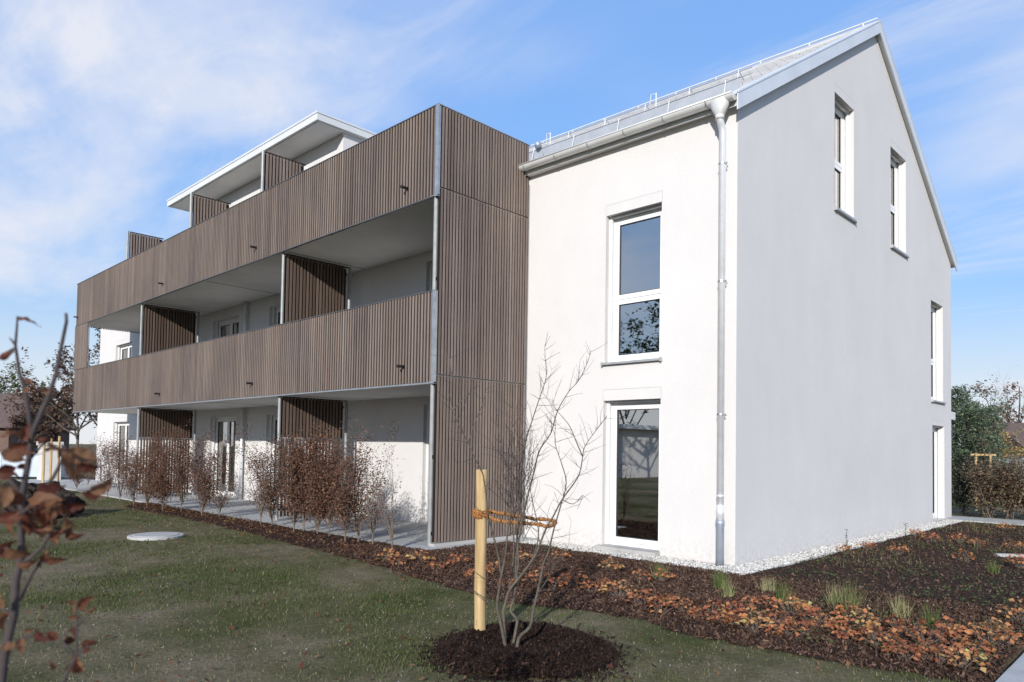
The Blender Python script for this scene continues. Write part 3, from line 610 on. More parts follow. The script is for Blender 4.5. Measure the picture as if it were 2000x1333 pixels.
def stones(n, samp, rmin, rmax, zc):
    P = samp(n); n = len(P); R = rng.uniform(rmin, rmax, n)
    V = IV[None]*np.stack([R*rng.uniform(0.8, 1.4, n), R*rng.uniform(0.7, 1.1, n), R*rng.uniform(0.5, 0.8, n)], 1)[:, None]
    V = V*(1+0.22*rng.standard_normal((n, len(IV), 1)))
    a = rng.uniform(0, 6.28, n); c, s_ = np.cos(a)[:, None], np.sin(a)[:, None]
    V = np.stack([V[..., 0]*c-V[..., 1]*s_, V[..., 0]*s_+V[..., 1]*c, V[..., 2]], -1)
    V += np.stack([P[:, 0], P[:, 1], zc+R*rng.uniform(0.1, 0.9, n)], 1)[:, None]
    F = IF[None]+(np.arange(n)*len(IV))[:, None, None]
    return V.reshape(-1, 3), F.reshape(-1, 3), np.repeat(rng.beta(2.2, 1.6, n), len(IF))
def samp_gravel(n):
    k = int(n*0.40); A = np.stack([rng.uniform(-3.70, 0.49, k), rng.uniform(-0.735, -0.012, k)], 1)
    A = A[~((A[:, 0] > -2.38) & (A[:, 0] < -1.2) & (A[:, 1] > -0.16))]
    A = A[np.hypot(A[:, 0]-DX, A[:, 1]-PY) > 0.075]
    B_ = np.stack([rng.uniform(0.012, 0.485, n-k), -0.1+11.3*rng.uniform(0, 1, n-k)**1.25], 1); return np.vstack([A, B_])
V, F, T = stones(15000, samp_gravel, 0.009, 0.02, 0.0)
tag(place('gravel_pebbles', mesh_np('gravel_pebbles', V, F, T, MAT['pebble'])), 'pale round pebbles filling the strip along the white walls', 'gravel', kind='stuff')
# paths
pth = thing('garden_path', (3.7, -3, 0), None, None); tag(pth, kind='structure')
for i in range(22):
    for j in range(3):
        mb = MB(); mb.box((3.72+j*0.6, -12+i*0.6, -0.05), (3.72+j*0.6+0.595, -12+i*0.6+0.595, 0.03+rng.uniform(-.0015, .0015))); mb.build('paving_slab', MAT['asphalt'], pth)
mb = MB(); mb.box((-6, 10.95, -0.05), (30, 12.25, 0.035)); tag(mb.build('rear_path', MAT['asphalt']), kind='structure')
mb = MB(); c = gp(1975, 1091); mb.obox((c[0]+0.1, c[1], 0.03), ((0.8, 0.6, 0), (-0.6, 0.8, 0), (0, 0, 1)), (0.34, 0.06, 0.045)); mb.build('stone_kerb', MAT['concrete']); tag(bpy.data.objects['stone_kerb'], 'short pale stone kerb lying in the planting bed at the right edge', 'kerb')
# concrete shaft cover in the lawn
mc = gp(305, 1050); cvr = thing('shaft_cover', (mc[0], mc[1], 0), 'round pale concrete shaft cover set in the lawn', 'cover')
mb = MB(); mb.tube([(mc[0], mc[1], -0.05), (mc[0], mc[1], 0.035), (mc[0], mc[1], 0.045)], [0.44, 0.44, 0.425], 40); mb.build('ring', MAT['concrete'], cvr)
mb = MB(); mb.tube([(mc[0], mc[1], 0.044), (mc[0], mc[1], 0.053), (mc[0], mc[1], 0.055)], [0.36, 0.36, 0.35], 40); mb.build('lid', MAT['concrete'], cvr)

# ------------------------------------------------------------------ loose material: grass, chips, fallen leaves
def blades(P, h, w, lean, tint, mat, name, tri=True):
    n = len(P); a = rng.uniform(0, 2*math.pi, n); l = rng.uniform(0, 1, n)*lean; b = rng.uniform(0, 2*math.pi, n)
    dx = np.stack([np.cos(a), np.sin(a), np.zeros(n)], 1)*w[:, None]/2
    tip = P + np.stack([np.cos(b)*l*h, np.sin(b)*l*h, h*np.sqrt(np.clip(1-l*l, 0.1, 1))], 1)
    V = np.stack([P-dx, P+dx, tip], 1).reshape(-1, 3); F = np.arange(3*n).reshape(n, 3)
    return mesh_np(name, V, F, tint, mat)
N = 700000
r_ = np.exp(rng.uniform(math.log(3.4), math.log(34), N)); a_ = YAW + rng.uniform(-1.15, 1.0, N)
P = np.stack([CAM[0]+np.sin(a_)*r_, CAM[1]+np.cos(a_)*r_, np.zeros(N)], 1)
dens = fbm(P[:, 0], P[:, 1], 0.55)*0.7+0.3*fbm(P[:, 0]+40, P[:, 1], 2.2)
keep = ((P[:, 1] < np.maximum(bed_edge(P[:, 0])-0.01, np.where(P[:, 0] < -15.3, -2.55, -9))) & (P[:, 0] < 3.68)) & (rng.random(N) < np.clip((dens-0.42)*3.2, 0.07, 1)) & (np.hypot(P[:, 0]-MOUND[0], P[:, 1]-MOUND[1]) > MR*0.98) & (np.hypot(P[:, 0]-mc[0], P[:, 1]-mc[1]) > 0.45)
P = P[keep]; r_ = r_[keep]; dens = dens[keep]; n = len(P)
T = np.clip(0.66-(dens-0.42)*1.5+rng.normal(0, 0.16, n), 0, 0.88); T[rng.random(n) < 0.02] = 1.0
me = blades(P, rng.uniform(0.010, 0.036, n)*(0.7+0.9*np.clip(dens, 0, 1)), 0.0035+0.00065*r_, 0.75, T, MAT['grass'], 'lawn_grass')
tag(place('lawn_grass', me), 'short patchy green grass of the lawn', 'grass', kind='stuff')
def flakes(P, L, Wd, tilt, tint, mat, name):
    n = len(P); a = rng.uniform(0, 2*math.pi, n); tl = rng.normal(0, tilt, n); t2 = rng.normal(0, tilt, n)
    u = np.stack([np.cos(a)*np.cos(tl), np.sin(a)*np.cos(tl), np.sin(tl)], 1); w = np.stack([-np.sin(a)*np.cos(t2), np.cos(a)*np.cos(t2), np.sin(t2)], 1)
    u = u*L[:, None]/2; w = w*Wd[:, None]/2; k = rng.uniform(0.5, 1, (n, 1))
    V = np.stack([P-u-w*k, P+u-w, P+u*0.9+w*k, P-u*0.8+w], 1).reshape(-1, 3)
    return mesh_np(name, V, np.arange(4*n).reshape(n, 4), tint, mat)
def samp_bed(n, box=(-15.3, 3.7, -4.2, 10.4)):
    P = np.stack([rng.uniform(box[0], box[1], n), rng.uniform(box[2], box[3], n)], 1); return P[in_bed(P[:, 0], P[:, 1], np.abs(rng.normal(0, 0.035, len(P))))]
P = np.vstack([samp_bed(90000), samp_bed(70000, (-5, 3.7, -4.2, -0.7))]); n = len(P); P = np.column_stack([P, 0.016+(0.014+0.045*fbm(P[:, 0], P[:, 1], 2.2))*np.clip((P[:, 1]-bed_edge(P[:, 0]))/0.3, 0, 1)])
me = flakes(P, rng.uniform(0.012, 0.06, n), rng.uniform(0.006, 0.02, n), 0.6, rng.beta(1.6, 2.6, n), MAT['chip'], 'bed_bark_chips')
tag(place('bed_bark_chips', me), 'loose brown bark chips covering the planting bed', 'mulch', kind='stuff')
q = rng.normal(0, 1, (15000, 2)); q = q/np.linalg.norm(q, axis=1)[:, None]*(np.sqrt(rng.random(15000))*(1+0.16*np.abs(rng.normal(0, 1, 15000))*(rng.random(15000) < 0.4)))[:, None]*MR*1.05+MOUND; n = len(q)
P = np.column_stack([q, np.maximum(mound_h(q[:, 0], q[:, 1]), 0)+0.012])
me = flakes(P, rng.uniform(0.015, 0.065, n), rng.uniform(0.006, 0.02, n), 0.6, rng.beta(1.4, 3.0, n), MAT['ringchip'], 'ring_bark_chips')
tag(place('ring_bark_chips', me), 'loose bark chips heaped in the mulch ring round the young tree', 'mulch', kind='stuff')
# fallen leaves, thicker along the hedge
A = np.stack([rng.uniform(-15, -2, 2600), np.zeros(2600)], 1); A[:, 1] = bed_edge(A[:, 0]) + rng.normal(0.30, 0.28, 2600)
A = A[A[:, 1] < -2.52]
Bq = np.stack([rng.uniform(-14, 3.6, 1500), rng.uniform(-9, -3.5, 1500)], 1); P = np.vstack([A, Bq]); n = len(P)
P = np.column_stack([P, np.where(in_bed(P[:, 0], P[:, 1]), 0.075, 0.028)]); L_ = rng.uniform(0.02, 0.055, n)
me = flakes(P, L_, L_*0.55, 0.35, np.clip(rng.beta(2, 1.6, n), 0, 1), MAT['beechleaf'], 'fallen_leaves')
tag(place('fallen_leaves', me), 'fallen brown and yellow leaves scattered on lawn and hedge bed', 'leaves', kind='stuff')

Q = np.exp(rng.uniform(math.log(3.4), math.log(20), 9000)); qa = YAW+rng.uniform(-1.0, 0.9, 9000); Q = Q; P = np.stack([CAM[0]+np.sin(qa)*Q, CAM[1]+np.cos(qa)*Q, np.full(9000, 0.016)], 1)
P = P[(P[:, 1] < bed_edge(P[:, 0])-0.03) & (P[:, 0] < 3.68) & (fbm(P[:, 0]+5, P[:, 1], 0.9) > 0.57)]; n = len(P)
me = flakes(P, rng.uniform(0.006, 0.016, n), rng.uniform(0.004, 0.010, n), 0.5, rng.beta(1.3, 3.5, n)*0.55, MAT['pebble'], 'lawn_grit'); tag(place('lawn_grit', me), 'pale grit and bits of straw scattered through the thin lawn', 'grit', kind='stuff')
# ------------------------------------------------------------------ bed plants
def leafquad(C_, D_, U_, L, Wd):
    """two-triangle pairs folded on the midrib: returns 6 verts, 4 tris per leaf"""
    n = len(C_); S = np.cross(D_, U_); S /= np.linalg.norm(S, axis=1)[:, None]+1e-9
    L = L[:, None]; Wd = Wd[:, None]
    b = C_; m = C_+D_*L*0.5-U_*L*0.06; t = C_+D_*L-U_*L*0.12
    l = C_+D_*L*0.45+S*Wd*0.5+U_*Wd*0.15; r = C_+D_*L*0.45-S*Wd*0.5+U_*Wd*0.15
    V = np.stack([b, l, t, r, m], 1).reshape(-1, 3); o = (np.arange(n)*5)[:, None]
    F = np.concatenate([o+np.array([[0, 4, 1]]), o+np.array([[1, 4, 2]]), o+np.array([[0, 3, 4]]), o+np.array([[3, 2, 4]])], 1).reshape(-1, 3)
    return V, F
def dirs(n, zlo, zhi):
    a = rng.uniform(0, 2*math.pi, n); z = rng.uniform(zlo, zhi, n); c = np.sqrt(1-z*z); return np.stack([np.cos(a)*c, np.sin(a)*c, z], 1)
def ups(D_):
    U = np.array([0, 0, 1.0])+0.5*rng.standard_normal(D_.shape); U -= D_*np.sum(U*D_, 1)[:, None]; return U/(np.linalg.norm(U, axis=1)[:, None]+1e-9)
ORD = ['first', 'second', 'third', 'fourth', 'fifth', 'sixth', 'seventh', 'eighth', 'ninth', 'tenth', 'eleventh', 'twelfth', 'thirteenth', 'fourteenth', 'fifteenth', 'sixteenth', 'seventeenth', 'eighteenth', 'nineteenth', 'twentieth', 'twenty-first', 'twenty-second', 'twenty-third', 'twenty-fourth', 'twenty-fifth']
def perennial(px, py, size, hue, label, group):
    g = gp(px, py, 0.03); th = thing('groundcover_plant', (g[0], g[1], 0.02), label, 'plant', group)
    n = int(rng.integers(40, 75)*min(size/0.16, 1.6)); base = np.array([g[0], g[1], 0.03])
    rr = np.sqrt(rng.random(n))*size; aa = rng.uniform(0, 6.28, n); hh = 0.03+(1-(rr/size)**2*0.6)*size*rng.uniform(0.35, 1.05, n)
    C_ = base+np.stack([rr*np.cos(aa), rr*np.sin(aa), hh], 1); D_ = dirs(n, -0.5, 0.4); D_[:, :2] += np.stack([np.cos(aa), np.sin(aa)], 1)*0.5; D_ /= np.linalg.norm(D_, axis=1)[:, None]
    L = rng.uniform(0.035, 0.07, n)*(0.8+size)
    V, F = leafquad(C_, D_, ups(D_), L, L*0.72); T = np.repeat(np.clip(hue+rng.normal(0, 0.14, n), 0, 1), 4)
    place('foliage', mesh_np('foliage', V, F, T, MAT['orange']), th)
    mb = MB()
    for i in range(0, n, 2): mb.tube([base+np.array([rng.uniform(-.02, .02), rng.uniform(-.02, .02), -0.02]), C_[i]], [0.0025, 0.0012], 4, False)
    mb.build('stems', MAT['hedgestem'], th)
front = [(756, 1096, .8), (820, 1099, .72), (893, 1108, .45), (956, 1122, .55), (1054, 1142, .45), (1120, 1147, .48), (1209, 1170, .75), (1259, 1185, .35), (1327, 1195, .5), (1392, 1205, .5), (1414, 1220, .35), (1476, 1238, .95), (1545, 1205, .6), (1587, 1220, .3), (1614, 1236, .55), (1683, 1228, .85), (1720, 1268, .6), (1770, 1243, .5), (1804, 1263, .35), (1849, 1258, .42), (1881, 1306, .9), (1937, 1265, .7), (1990, 1215, .65)]
middle = [(1024, 1098, .78), (1095, 1093, .5), (1191, 1117, .85), (1253, 1135, .5), (1293, 1138, .6), (1463, 1191, .5), (1494, 1188, .3), (1550, 1196, .95), (1659, 1214, .45), (1947, 1245, .8)]
extra = [(780, 1106, .4), (850, 1118, .35), (925, 1132, .4), (990, 1150, .35), (1085, 1150, .4), (1160, 1160, .45), (1180, 1150, .3), (1290, 1200, .45), (1300, 1180, .4), (1360, 1212, .3), (1440, 1228, .45), (1450, 1205, .4), (1510, 1222, .35), (1530, 1245, .5), (1565, 1240, .4), (1640, 1240, .45), (1655, 1258, .3), (1690, 1255, .5), (1740, 1282, .4), (1765, 1290, .35), (1800, 1288, .5), (1830, 1300, .35), (1845, 1280, .4), (1905, 1285, .5), (1960, 1255, .5)]
back = [(1651, 1083, .6), (1693, 1075, .5), (1754, 1084, .6), (1789, 1049, .6), (1818, 1060, .6), (1873, 1060, .55), (1884, 1097, .5), (1910, 1068, .45), (1963, 1036, .6), (1982, 1074, .55), (1993, 1110, .5)]
cname = lambda h: 'yellow' if h > 0.7 else ('orange' if h > 0.42 else 'russet red')
for nm, L_, sz, grp in (('of the small ones filling the lawn edge', extra, 0.12, 'small rust perennials filling the lawn edge'), ('along the lawn edge of the bed', front, 0.195, 'low autumn perennials along the lawn edge'), ('amid the mulch bed', middle, 0.15, 'low autumn perennials in the middle of the bed'), ('in the far bed by the gable', back, 0.19, 'low autumn perennials beside the gable')):
    for i, (x, y, h) in enumerate(sorted(L_)): perennial(x, y, sz*rng.uniform(0.75, 1.15)*(0.9 if sz > .14 else 1), 0.12+h*0.66, f'low {cname(h)} perennial {nm}, {ORD[i]} from left', grp)
tf = [(1288, 1133, .26, .5, 'green grass tuft below the corner of the tall glass door'), (1405, 1152, .30, .25, 'upright green grass tuft below the downpipe'), (1421, 1168, .22, .7, 'straw coloured grass tuft just in front of the green tuft by the downpipe'), (1500, 1158, .20, .95, 'pale dry grass tuft standing right of the gravel corner'), (1529, 1178, .27, .3, 'dark green grass tuft among the russet plants'), (1630, 1184, .26, .85, 'straw coloured grass tuft beside the tallest green tuft'), (1657, 1205, .40, .45, 'tallest green grass tuft in the mulch bed'), (1760, 1208, .25, .9, 'dry yellow grass tuft at the middle of the right bed'), (1818, 1233, .27, .2, 'dark green grass tuft at the right of the bed front'), (1940, 1120, .2, .35, 'light green grass tuft near the stone kerb')]
for x, y, h, hue, lab in tf:
    g = gp(x, y, 0.03); n = 90; base = np.array([g[0], g[1], 0.03])+np.stack([rng.normal(0, 0.035, n), rng.normal(0, 0.035, n), np.zeros(n)], 1)
    me = blades(base, rng.uniform(0.5, 1, n)*h*1.15, np.full(n, 0.007), 0.55, np.clip(hue+rng.normal(0, .18, n), 0, 1), MAT['tuft'], 'grass_tuft')
    tag(place('grass_tuft', me), lab, 'grass tuft', 'ornamental grass tufts in the bed')
def samp_green(n):
    P = samp_bed(n, (-3, 3.7, -3.5, 10.4)); m_ = fbm(P[:, 0]+7, P[:, 1]+3, 1.1); near = (P[:, 0] > 0.55) | (P[:, 1] > -1.6); return P[near & (m_ > 0.53)]
P = samp_green(20000); n = len(P); C_ = np.column_stack([P, 0.05+rng.uniform(0, 0.05, n)]); D_ = dirs(n, -0.2, 0.6); L = rng.uniform(0.018, 0.045, n)
V, F = leafquad(C_, D_, ups(D_), L, L*0.6); tag(place('green_groundcover', mesh_np('green_groundcover', V, F, np.repeat(rng.beta(2, 2, n), 4), MAT['green'])), 'low green ground cover sprouting through the mulch bed', 'ground cover', kind='stuff')
P = samp_bed(4000, (0.6, 3.7, -2.5, 10.4)); P = P[fbm(P[:, 0], P[:, 1]+20, 0.8) > 0.5]; n = len(P); C_ = np.column_stack([P, 0.04+rng.uniform(0, 0.08, n)])
me = blades(C_, rng.uniform(0.05, 0.16, n), np.full(n, 0.004), 0.95, np.clip(rng.normal(.6, .25, n), 0, 1), MAT['tuft'], 'dry_stalks'); tag(place('dry_stalks', me), 'thin dry stalks lying over the right hand bed', 'stalks', kind='stuff')
for x, y, h, lab in ((1653, 1084, 0.42, 'small leafy sapling standing at the gravel edge before the gable'), (1768, 1050, 0.30, 'thin shrub shoot at the gravel edge nearer the rear corner')):
    g = gp(x, y, 0.02); th = thing('sapling', (g[0], g[1], 0.02), lab, 'plant'); b0 = np.array([g[0], g[1], 0.0])
    mb = MB(); mb.tube([b0, b0+(0.01, 0.0, h*0.5), b0+(0.0, 0.015, h)], [0.004, 0.003, 0.002], 5); mb.build('stem', MAT['twig'], th)
    n = 26; C_ = b0+np.stack([rng.normal(0, .01, n), rng.normal(0, .01, n), rng.uniform(0.3, 1.0, n)*h], 1); D_ = dirs(n, -.3, .6); L = rng.uniform(.025, .05, n); V, F = leafquad(C_, D_, ups(D_), L, L*.6)
    place('foliage', mesh_np('foliage', V, F, np.repeat(rng.random(n), 4), MAT['green']), th)

# ------------------------------------------------------------------ woody plants
def unit(v): v = np.asarray(v, float); return v/(np.linalg.norm(v)+1e-9)
def grow(mb, p, d, L, r, lev, tips, up=0.12, wob=0.16, kids=(2, 4), ratio=0.6, seg=4, n=5, spread=0.75):
    pts = [np.array(p, float)]; d = unit(d)
    for i in range(seg):
        d = unit(d+wob*rng.standard_normal(3)+np.array([0, 0, up])); pts.append(pts[-1]+d*L/seg)
    rad = [r*(1-0.62*i/seg) for i in range(seg+1)]
    mb.tube(pts, rad, n if lev > 0 else max(3, n-1), False)
    for i in range(1, seg+1): tips.append((pts[i], d, lev))
    if lev > 0:
        for _ in range(int(rng.integers(kids[0], kids[1]+1))):
            i = int(rng.integers(1, seg+1)); a = rng.standard_normal(3); a = unit(a-d*(a@d))
            grow(mb, pts[i], unit(d+spread*a), L*ratio*rng.uniform(0.6, 1.15), max(rad[i]*0.62, 0.0012), lev-1, tips, up, wob, kids, ratio, max(2, seg-1), max(3, n-1), spread)
def leaves_at(tips, n, jit, Lr, mat, bias=0.5, spread=0.2, wid=0.6):
    k = rng.integers(0, len(tips), n); C_ = np.array([tips[i][0] for i in k])+rng.normal(0, jit, (n, 3)); D_ = dirs(n, -0.8, 0.5)
    L = rng.uniform(Lr[0], Lr[1], n); V, F = leafquad(C_, D_, ups(D_), L, L*wid)
    return mesh_np('foliage', V, F, np.repeat(np.clip(bias+rng.normal(0, spread, n), 0, 1), 4), mat)
def bush(px, py, h, leaf, twigs, label, group, width=0.30, kind='bush'):
    g = gp(px, py, 0.03); b0 = np.array([g[0], g[1], 0.02]); th = thing('hedge_shrub', tuple(b0), label, 'shrub', group)
    h *= rng.uniform(0.84, 1.12); leaf *= rng.uniform(0.6, 1.25)
    mb = MB(); tips = []
    fork = b0+np.array([0, 0, rng.uniform(0.1, 0.22)]); mb.tube([b0-(0, 0, 0.05), fork], [0.014, 0.012], 6)
    for k in range(int(twigs*1.5)):
        a = rng.uniform(0, 6.28); d = np.array([math.cos(a)*width*0.8, math.sin(a)*width*0.8, 1.0])
        grow(mb, fork-(0, 0, rng.uniform(0, .08)), d, h*rng.uniform(0.6, 0.92), 0.0075, 2, tips, 0.10, 0.10, (2, 4), 0.42, 6, 5, 0.55)
    mb.build('stems', MAT['hedgestem'], th)
    tips = [t_ for t_ in tips if t_[0][2] > 0.2*h] or tips
    if leaf: place('foliage', leaves_at(tips, int(leaf*LK), 0.07, (0.022, 0.05), MAT['hedgeleaf'], 0.45, 0.22), th)
LK = 7
right = [(509, 1024, 1.35, 320, 5), (531, 1028, 1.45, 700, 7), (574, 1038, 1.5, 950, 8), (593, 1041, 1.5, 1050, 8), (620, 1044, 1.5, 1050, 8), (643, 1049, 1.45, 900, 8), (674, 1060, 1.5, 650, 7), (700, 1058, 1.5, 330, 6), (728, 1066, 1.45, 150, 6), (766, 1074, 1.35, 60, 5)]
left = [(210, 969, 1.5, 420, 6), (234, 977, 1.5, 420, 6), (261, 988, 1.45, 650, 7), (287, 992, 1.5, 800, 8), (318, 998, 1.5, 800, 8), (354, 1000, 1.5, 950, 8), (394, 1010, 1.5, 900, 7), (428, 1012, 1.2, 200, 6)]
for i, (x, y, h, lf, tw) in enumerate(right):
    kind = 'bare twiggy' if lf < 200 else ('sparsely leaved' if lf < 500 else 'brown leaved')
    bush(x, y, h, lf, tw, f'{kind} hedge shrub before the near terrace, {ORD[i]} from the left', 'withered hedge shrubs in front of the right terrace')
for i, (x, y, h, lf, tw) in enumerate(left):
    bush(x, y, h, lf, tw, f'brown hedge shrub before the far ground-floor terrace, {ORD[i]} from the left', 'withered hedge shrubs in front of the far terrace')

# ---- young multi-stemmed tree with stake and rope
TD = 5.70
def path3(px, d0, d1): return [at(x, y, TD+d0+(d1-d0)*i/(len(px)-1)) for i, (x, y) in enumerate(px)]
tb = gp(1000, 1274); tree = thing('young_tree', (tb[0], tb[1], 0.0), 'bare multi-stemmed young tree tied to a stake in a mulch ring', 'tree')
stems = [
 ([(988,1285),(983,1203),(985,1186),(995,1153),(1011,1133),(1039,1096),(1051,1072),(1066,1034),(1080,1010),(1098,976),(1130,930),(1138,892),(1143,871),(1165,840),(1188,811)], 0.0, 0.25, 0.021),
 ([(1138,892),(1125,862),(1111,830),(1088,803),(1060,768)], 0.22, 0.32, 0.006),
 ([(991,1285),(980,1228),(971,1185),(974,1158),(979,1126),(987,1084),(992,1034),(1000,985),(1008,930),(1004,880),(1000,835)], 0.0, -0.15, 0.020),
 ([(979,1126),(973,1085),(967,1060),(955,1015),(953,1000),(944,930),(933,906),(914,865),(884,803),(881,750),(879,700)], -0.03, -0.35, 0.013),
 ([(997,1285),(1008,1228),(1009,1210),(997,1193),(1004,1168),(1007,1128),(1009,1079),(1019,1029),(1027,984),(1044,919),(1053,881),(1076,846),(1089,803),(1111,765),(1130,744),(1146,712),(1154,688)], 0.05, 0.35, 0.018),
 ([(1010,1285),(1013,1247),(1035,1225),(1041,1193),(1049,1161),(1058,1119),(1062,1099),(1071,1079),(1081,1037),(1096,985),(1106,943),(1095,900),(1084,865),(1086,819)], -0.05, -0.2, 0.020),
 ([(1004,1168),(1012,1100),(1010,1040),(1016,960),(1022,890),(1029,854),(1035,835),(1049,792),(1060,760),(1067,735),(1065,705),(1064,678)], 0.1, 0.5, 0.012),
 ([(995,1153),(1002,1100),(1003,1040),(995,970),(985,900),(975,850),(968,800)], 0.15, 0.45, 0.010),
 ([(1011,1133),(1040,1090),(1052,1040),(1040,980),(1030,920),(1022,860)], 0.1, 0.55, 0.009),
 ([(914,865),(930,820),(942,790),(950,760)], -0.25, -0.1, 0.005), ([(884,803),(905,780),(930,760),(942,742)], -0.3, -0.2, 0.004),
 ([(1098,976),(1120,985),(1138,968),(1128,995)], 0.1, 0.0, 0.004), ([(1049,1161),(1070,1130),(1085,1100),(1105,1080)], -0.1, -0.3, 0.006),
]
mt = MB(); tw = MB()
for px, a, b_, r0 in stems:
    pts = path3(px, a, b_); n = len(pts); rad = [0.68*r0*(1-0.93*i/(n-1))**1.25+0.0012 for i in range(n)]
    sub = []; sr = []
    for i in range(n-1):                      # smooth the polyline
        p0, p1, p2, p3 = pts[max(i-1, 0)], pts[i], pts[i+1], pts[min(i+2, n-1)]
        for k in range(3):
            t_ = k/3; q = 0.5*((2*p1)+(p2-p0)*t_+(2*p0-5*p1+4*p2-p3)*t_*t_+(3*p1-p0-3*p2+p3)*t_**3); sub.append(q); sr.append(rad[i]*(1-t_)+rad[i+1]*t_)
    sub.append(pts[-1]); sr.append(rad[-1]); mt.tube(sub, sr, 8)
    m_ = len(sub); tp = []
    for i in range(int(m_*0.38), m_):
        for _ in range(2 if r0 > 0.008 else 1):
            if rng.random() < 0.62:
                d = unit(sub[min(i+1, m_-1)]-sub[i-1]); s_ = rng.standard_normal(3); s_ = unit(s_-d*(s_@d))
                grow(tw, sub[i], unit(d*0.6+s_*0.9), rng.uniform(0.05, 0.26), 0.0022, 1 if rng.random() < 0.5 else 0, tp, 0.05, 0.16, (1, 3), 0.5, 3, 4, 0.8)
# the twiggy middle of the crown
tp = []
for _ in range(60):
    p = at(rng.uniform(985, 1035), rng.uniform(900, 1060), TD+rng.uniform(0.0, 0.6))
    grow(tw, p, (rng.uniform(-.6, .6), rng.uniform(-.6, .6), 1), rng.uniform(0.25, 0.5), 0.003, 1, tp, 0.1, 0.2, (3, 5), 0.5, 4, 4, 0.8)
for (x, y, dx, dz) in ((972, 1190, -0.5, .25), (968, 1180, -.6, .3), (975, 1150, -.5, .4), (1049, 1161, .5, .3)):
    grow(tw, at(x, y, TD), (_r*dx+np.array([0, 0, dz])), 0.32, 0.003, 1, tp, 0.03, 0.1, (1, 2), 0.5, 4, 4, 0.6)
mt.build('trunk', MAT['bark'], tree, True); tw.build('crown', MAT['twig'], tree)
sg = gp(937, 1256); stk = thing('tree_stake', (sg[0], sg[1], 0.0), 'peeled round timber stake standing left of the bare young tree', 'stake')
top = at(941, 918, (np.array([sg[0], sg[1], 0])-CAM)@_f-0.01)
mb = MB(); base = np.array([sg[0], sg[1], -0.15]); dv = top-base
mb.tube([base+dv*k/8+np.array([rng.normal(0, .0015), rng.normal(0, .0015), 0]) for k in range(8)]+[top-(0, 0, .006), top], [0.0475+rng.normal(0, .0006) for _ in range(9)]+[0.0445], 20); mb.build('pole', MAT['stake'], stk, True)
mb = MB(); mb.tube([top+(0, 0, 0.0005), top+(0, 0, 0.0015)], 0.0435, 20); mb.build('sawn_end', MAT['stakeend'], stk)
# rope: coils round the stake, then out round the stems and back
rp = thing('tree_tie', (sg[0], sg[1], 1.1), 'brown coconut rope looped round the stake and the young tree stems', 'rope')
zr = 1.08
def pz(z): return base+dv*((z+0.15)/(top[2]+0.15))
sd_ = (np.array([sg[0], sg[1], 0])-CAM)@_f
def strand(pts, r):
    mb = MB(); P_ = []
    for i in range(len(pts)-1):
        for k in range(6): P_.append(pts[i]+(pts[i+1]-pts[i])*k/6)
    P_.append(pts[-1]); P_ = [p+rng.normal(0, 0.0025, 3) for p in P_]
    mb.tube(P_, [r*rng.uniform(0.8, 1.2) for _ in P_], 7)
    fz = MB()
    for p in P_:
        for _ in range(9):
            d = unit(rng.standard_normal(3)); fz.tube([p+d*r*0.6, p+d*(r+rng.uniform(0.004, 0.014))], [0.0011, 0.0006], 3, False)
    return mb, fz
coil = []
for k in range(34):
    a = k/12*2*math.pi; q = pz(zr+0.012-0.017*(k/12)); coil.append(q+0.058*(math.cos(a)*_r0+math.sin(a)*np.array([-_f[0], -_f[1], 0])*-1))
m1, f1 = strand(coil, 0.015); m1.build('coil', MAT['rope'], rp, True); f1.build('coil_fibres', MAT['rope'], rp)
loopa = [at(945, 1006, sd_-0.06), at(965, 1016, sd_-0.03), at(1005, 1021, sd_+0.0), at(1045, 1024, sd_+0.02), at(1066, 1029, sd_+0.05), at(1080, 1026, sd_+0.12), at(1086, 1020, sd_+0.2), at(1078, 1016, sd_+0.26), at(1045, 1014, sd_+0.24), at(1000, 1006, sd_+0.16), at(960, 1000, sd_+0.09)]
m1, f1 = strand(loopa, 0.0155); m1.build('loop', MAT['rope'], rp, True); f1.build('loop_fibres', MAT['rope'], rp)

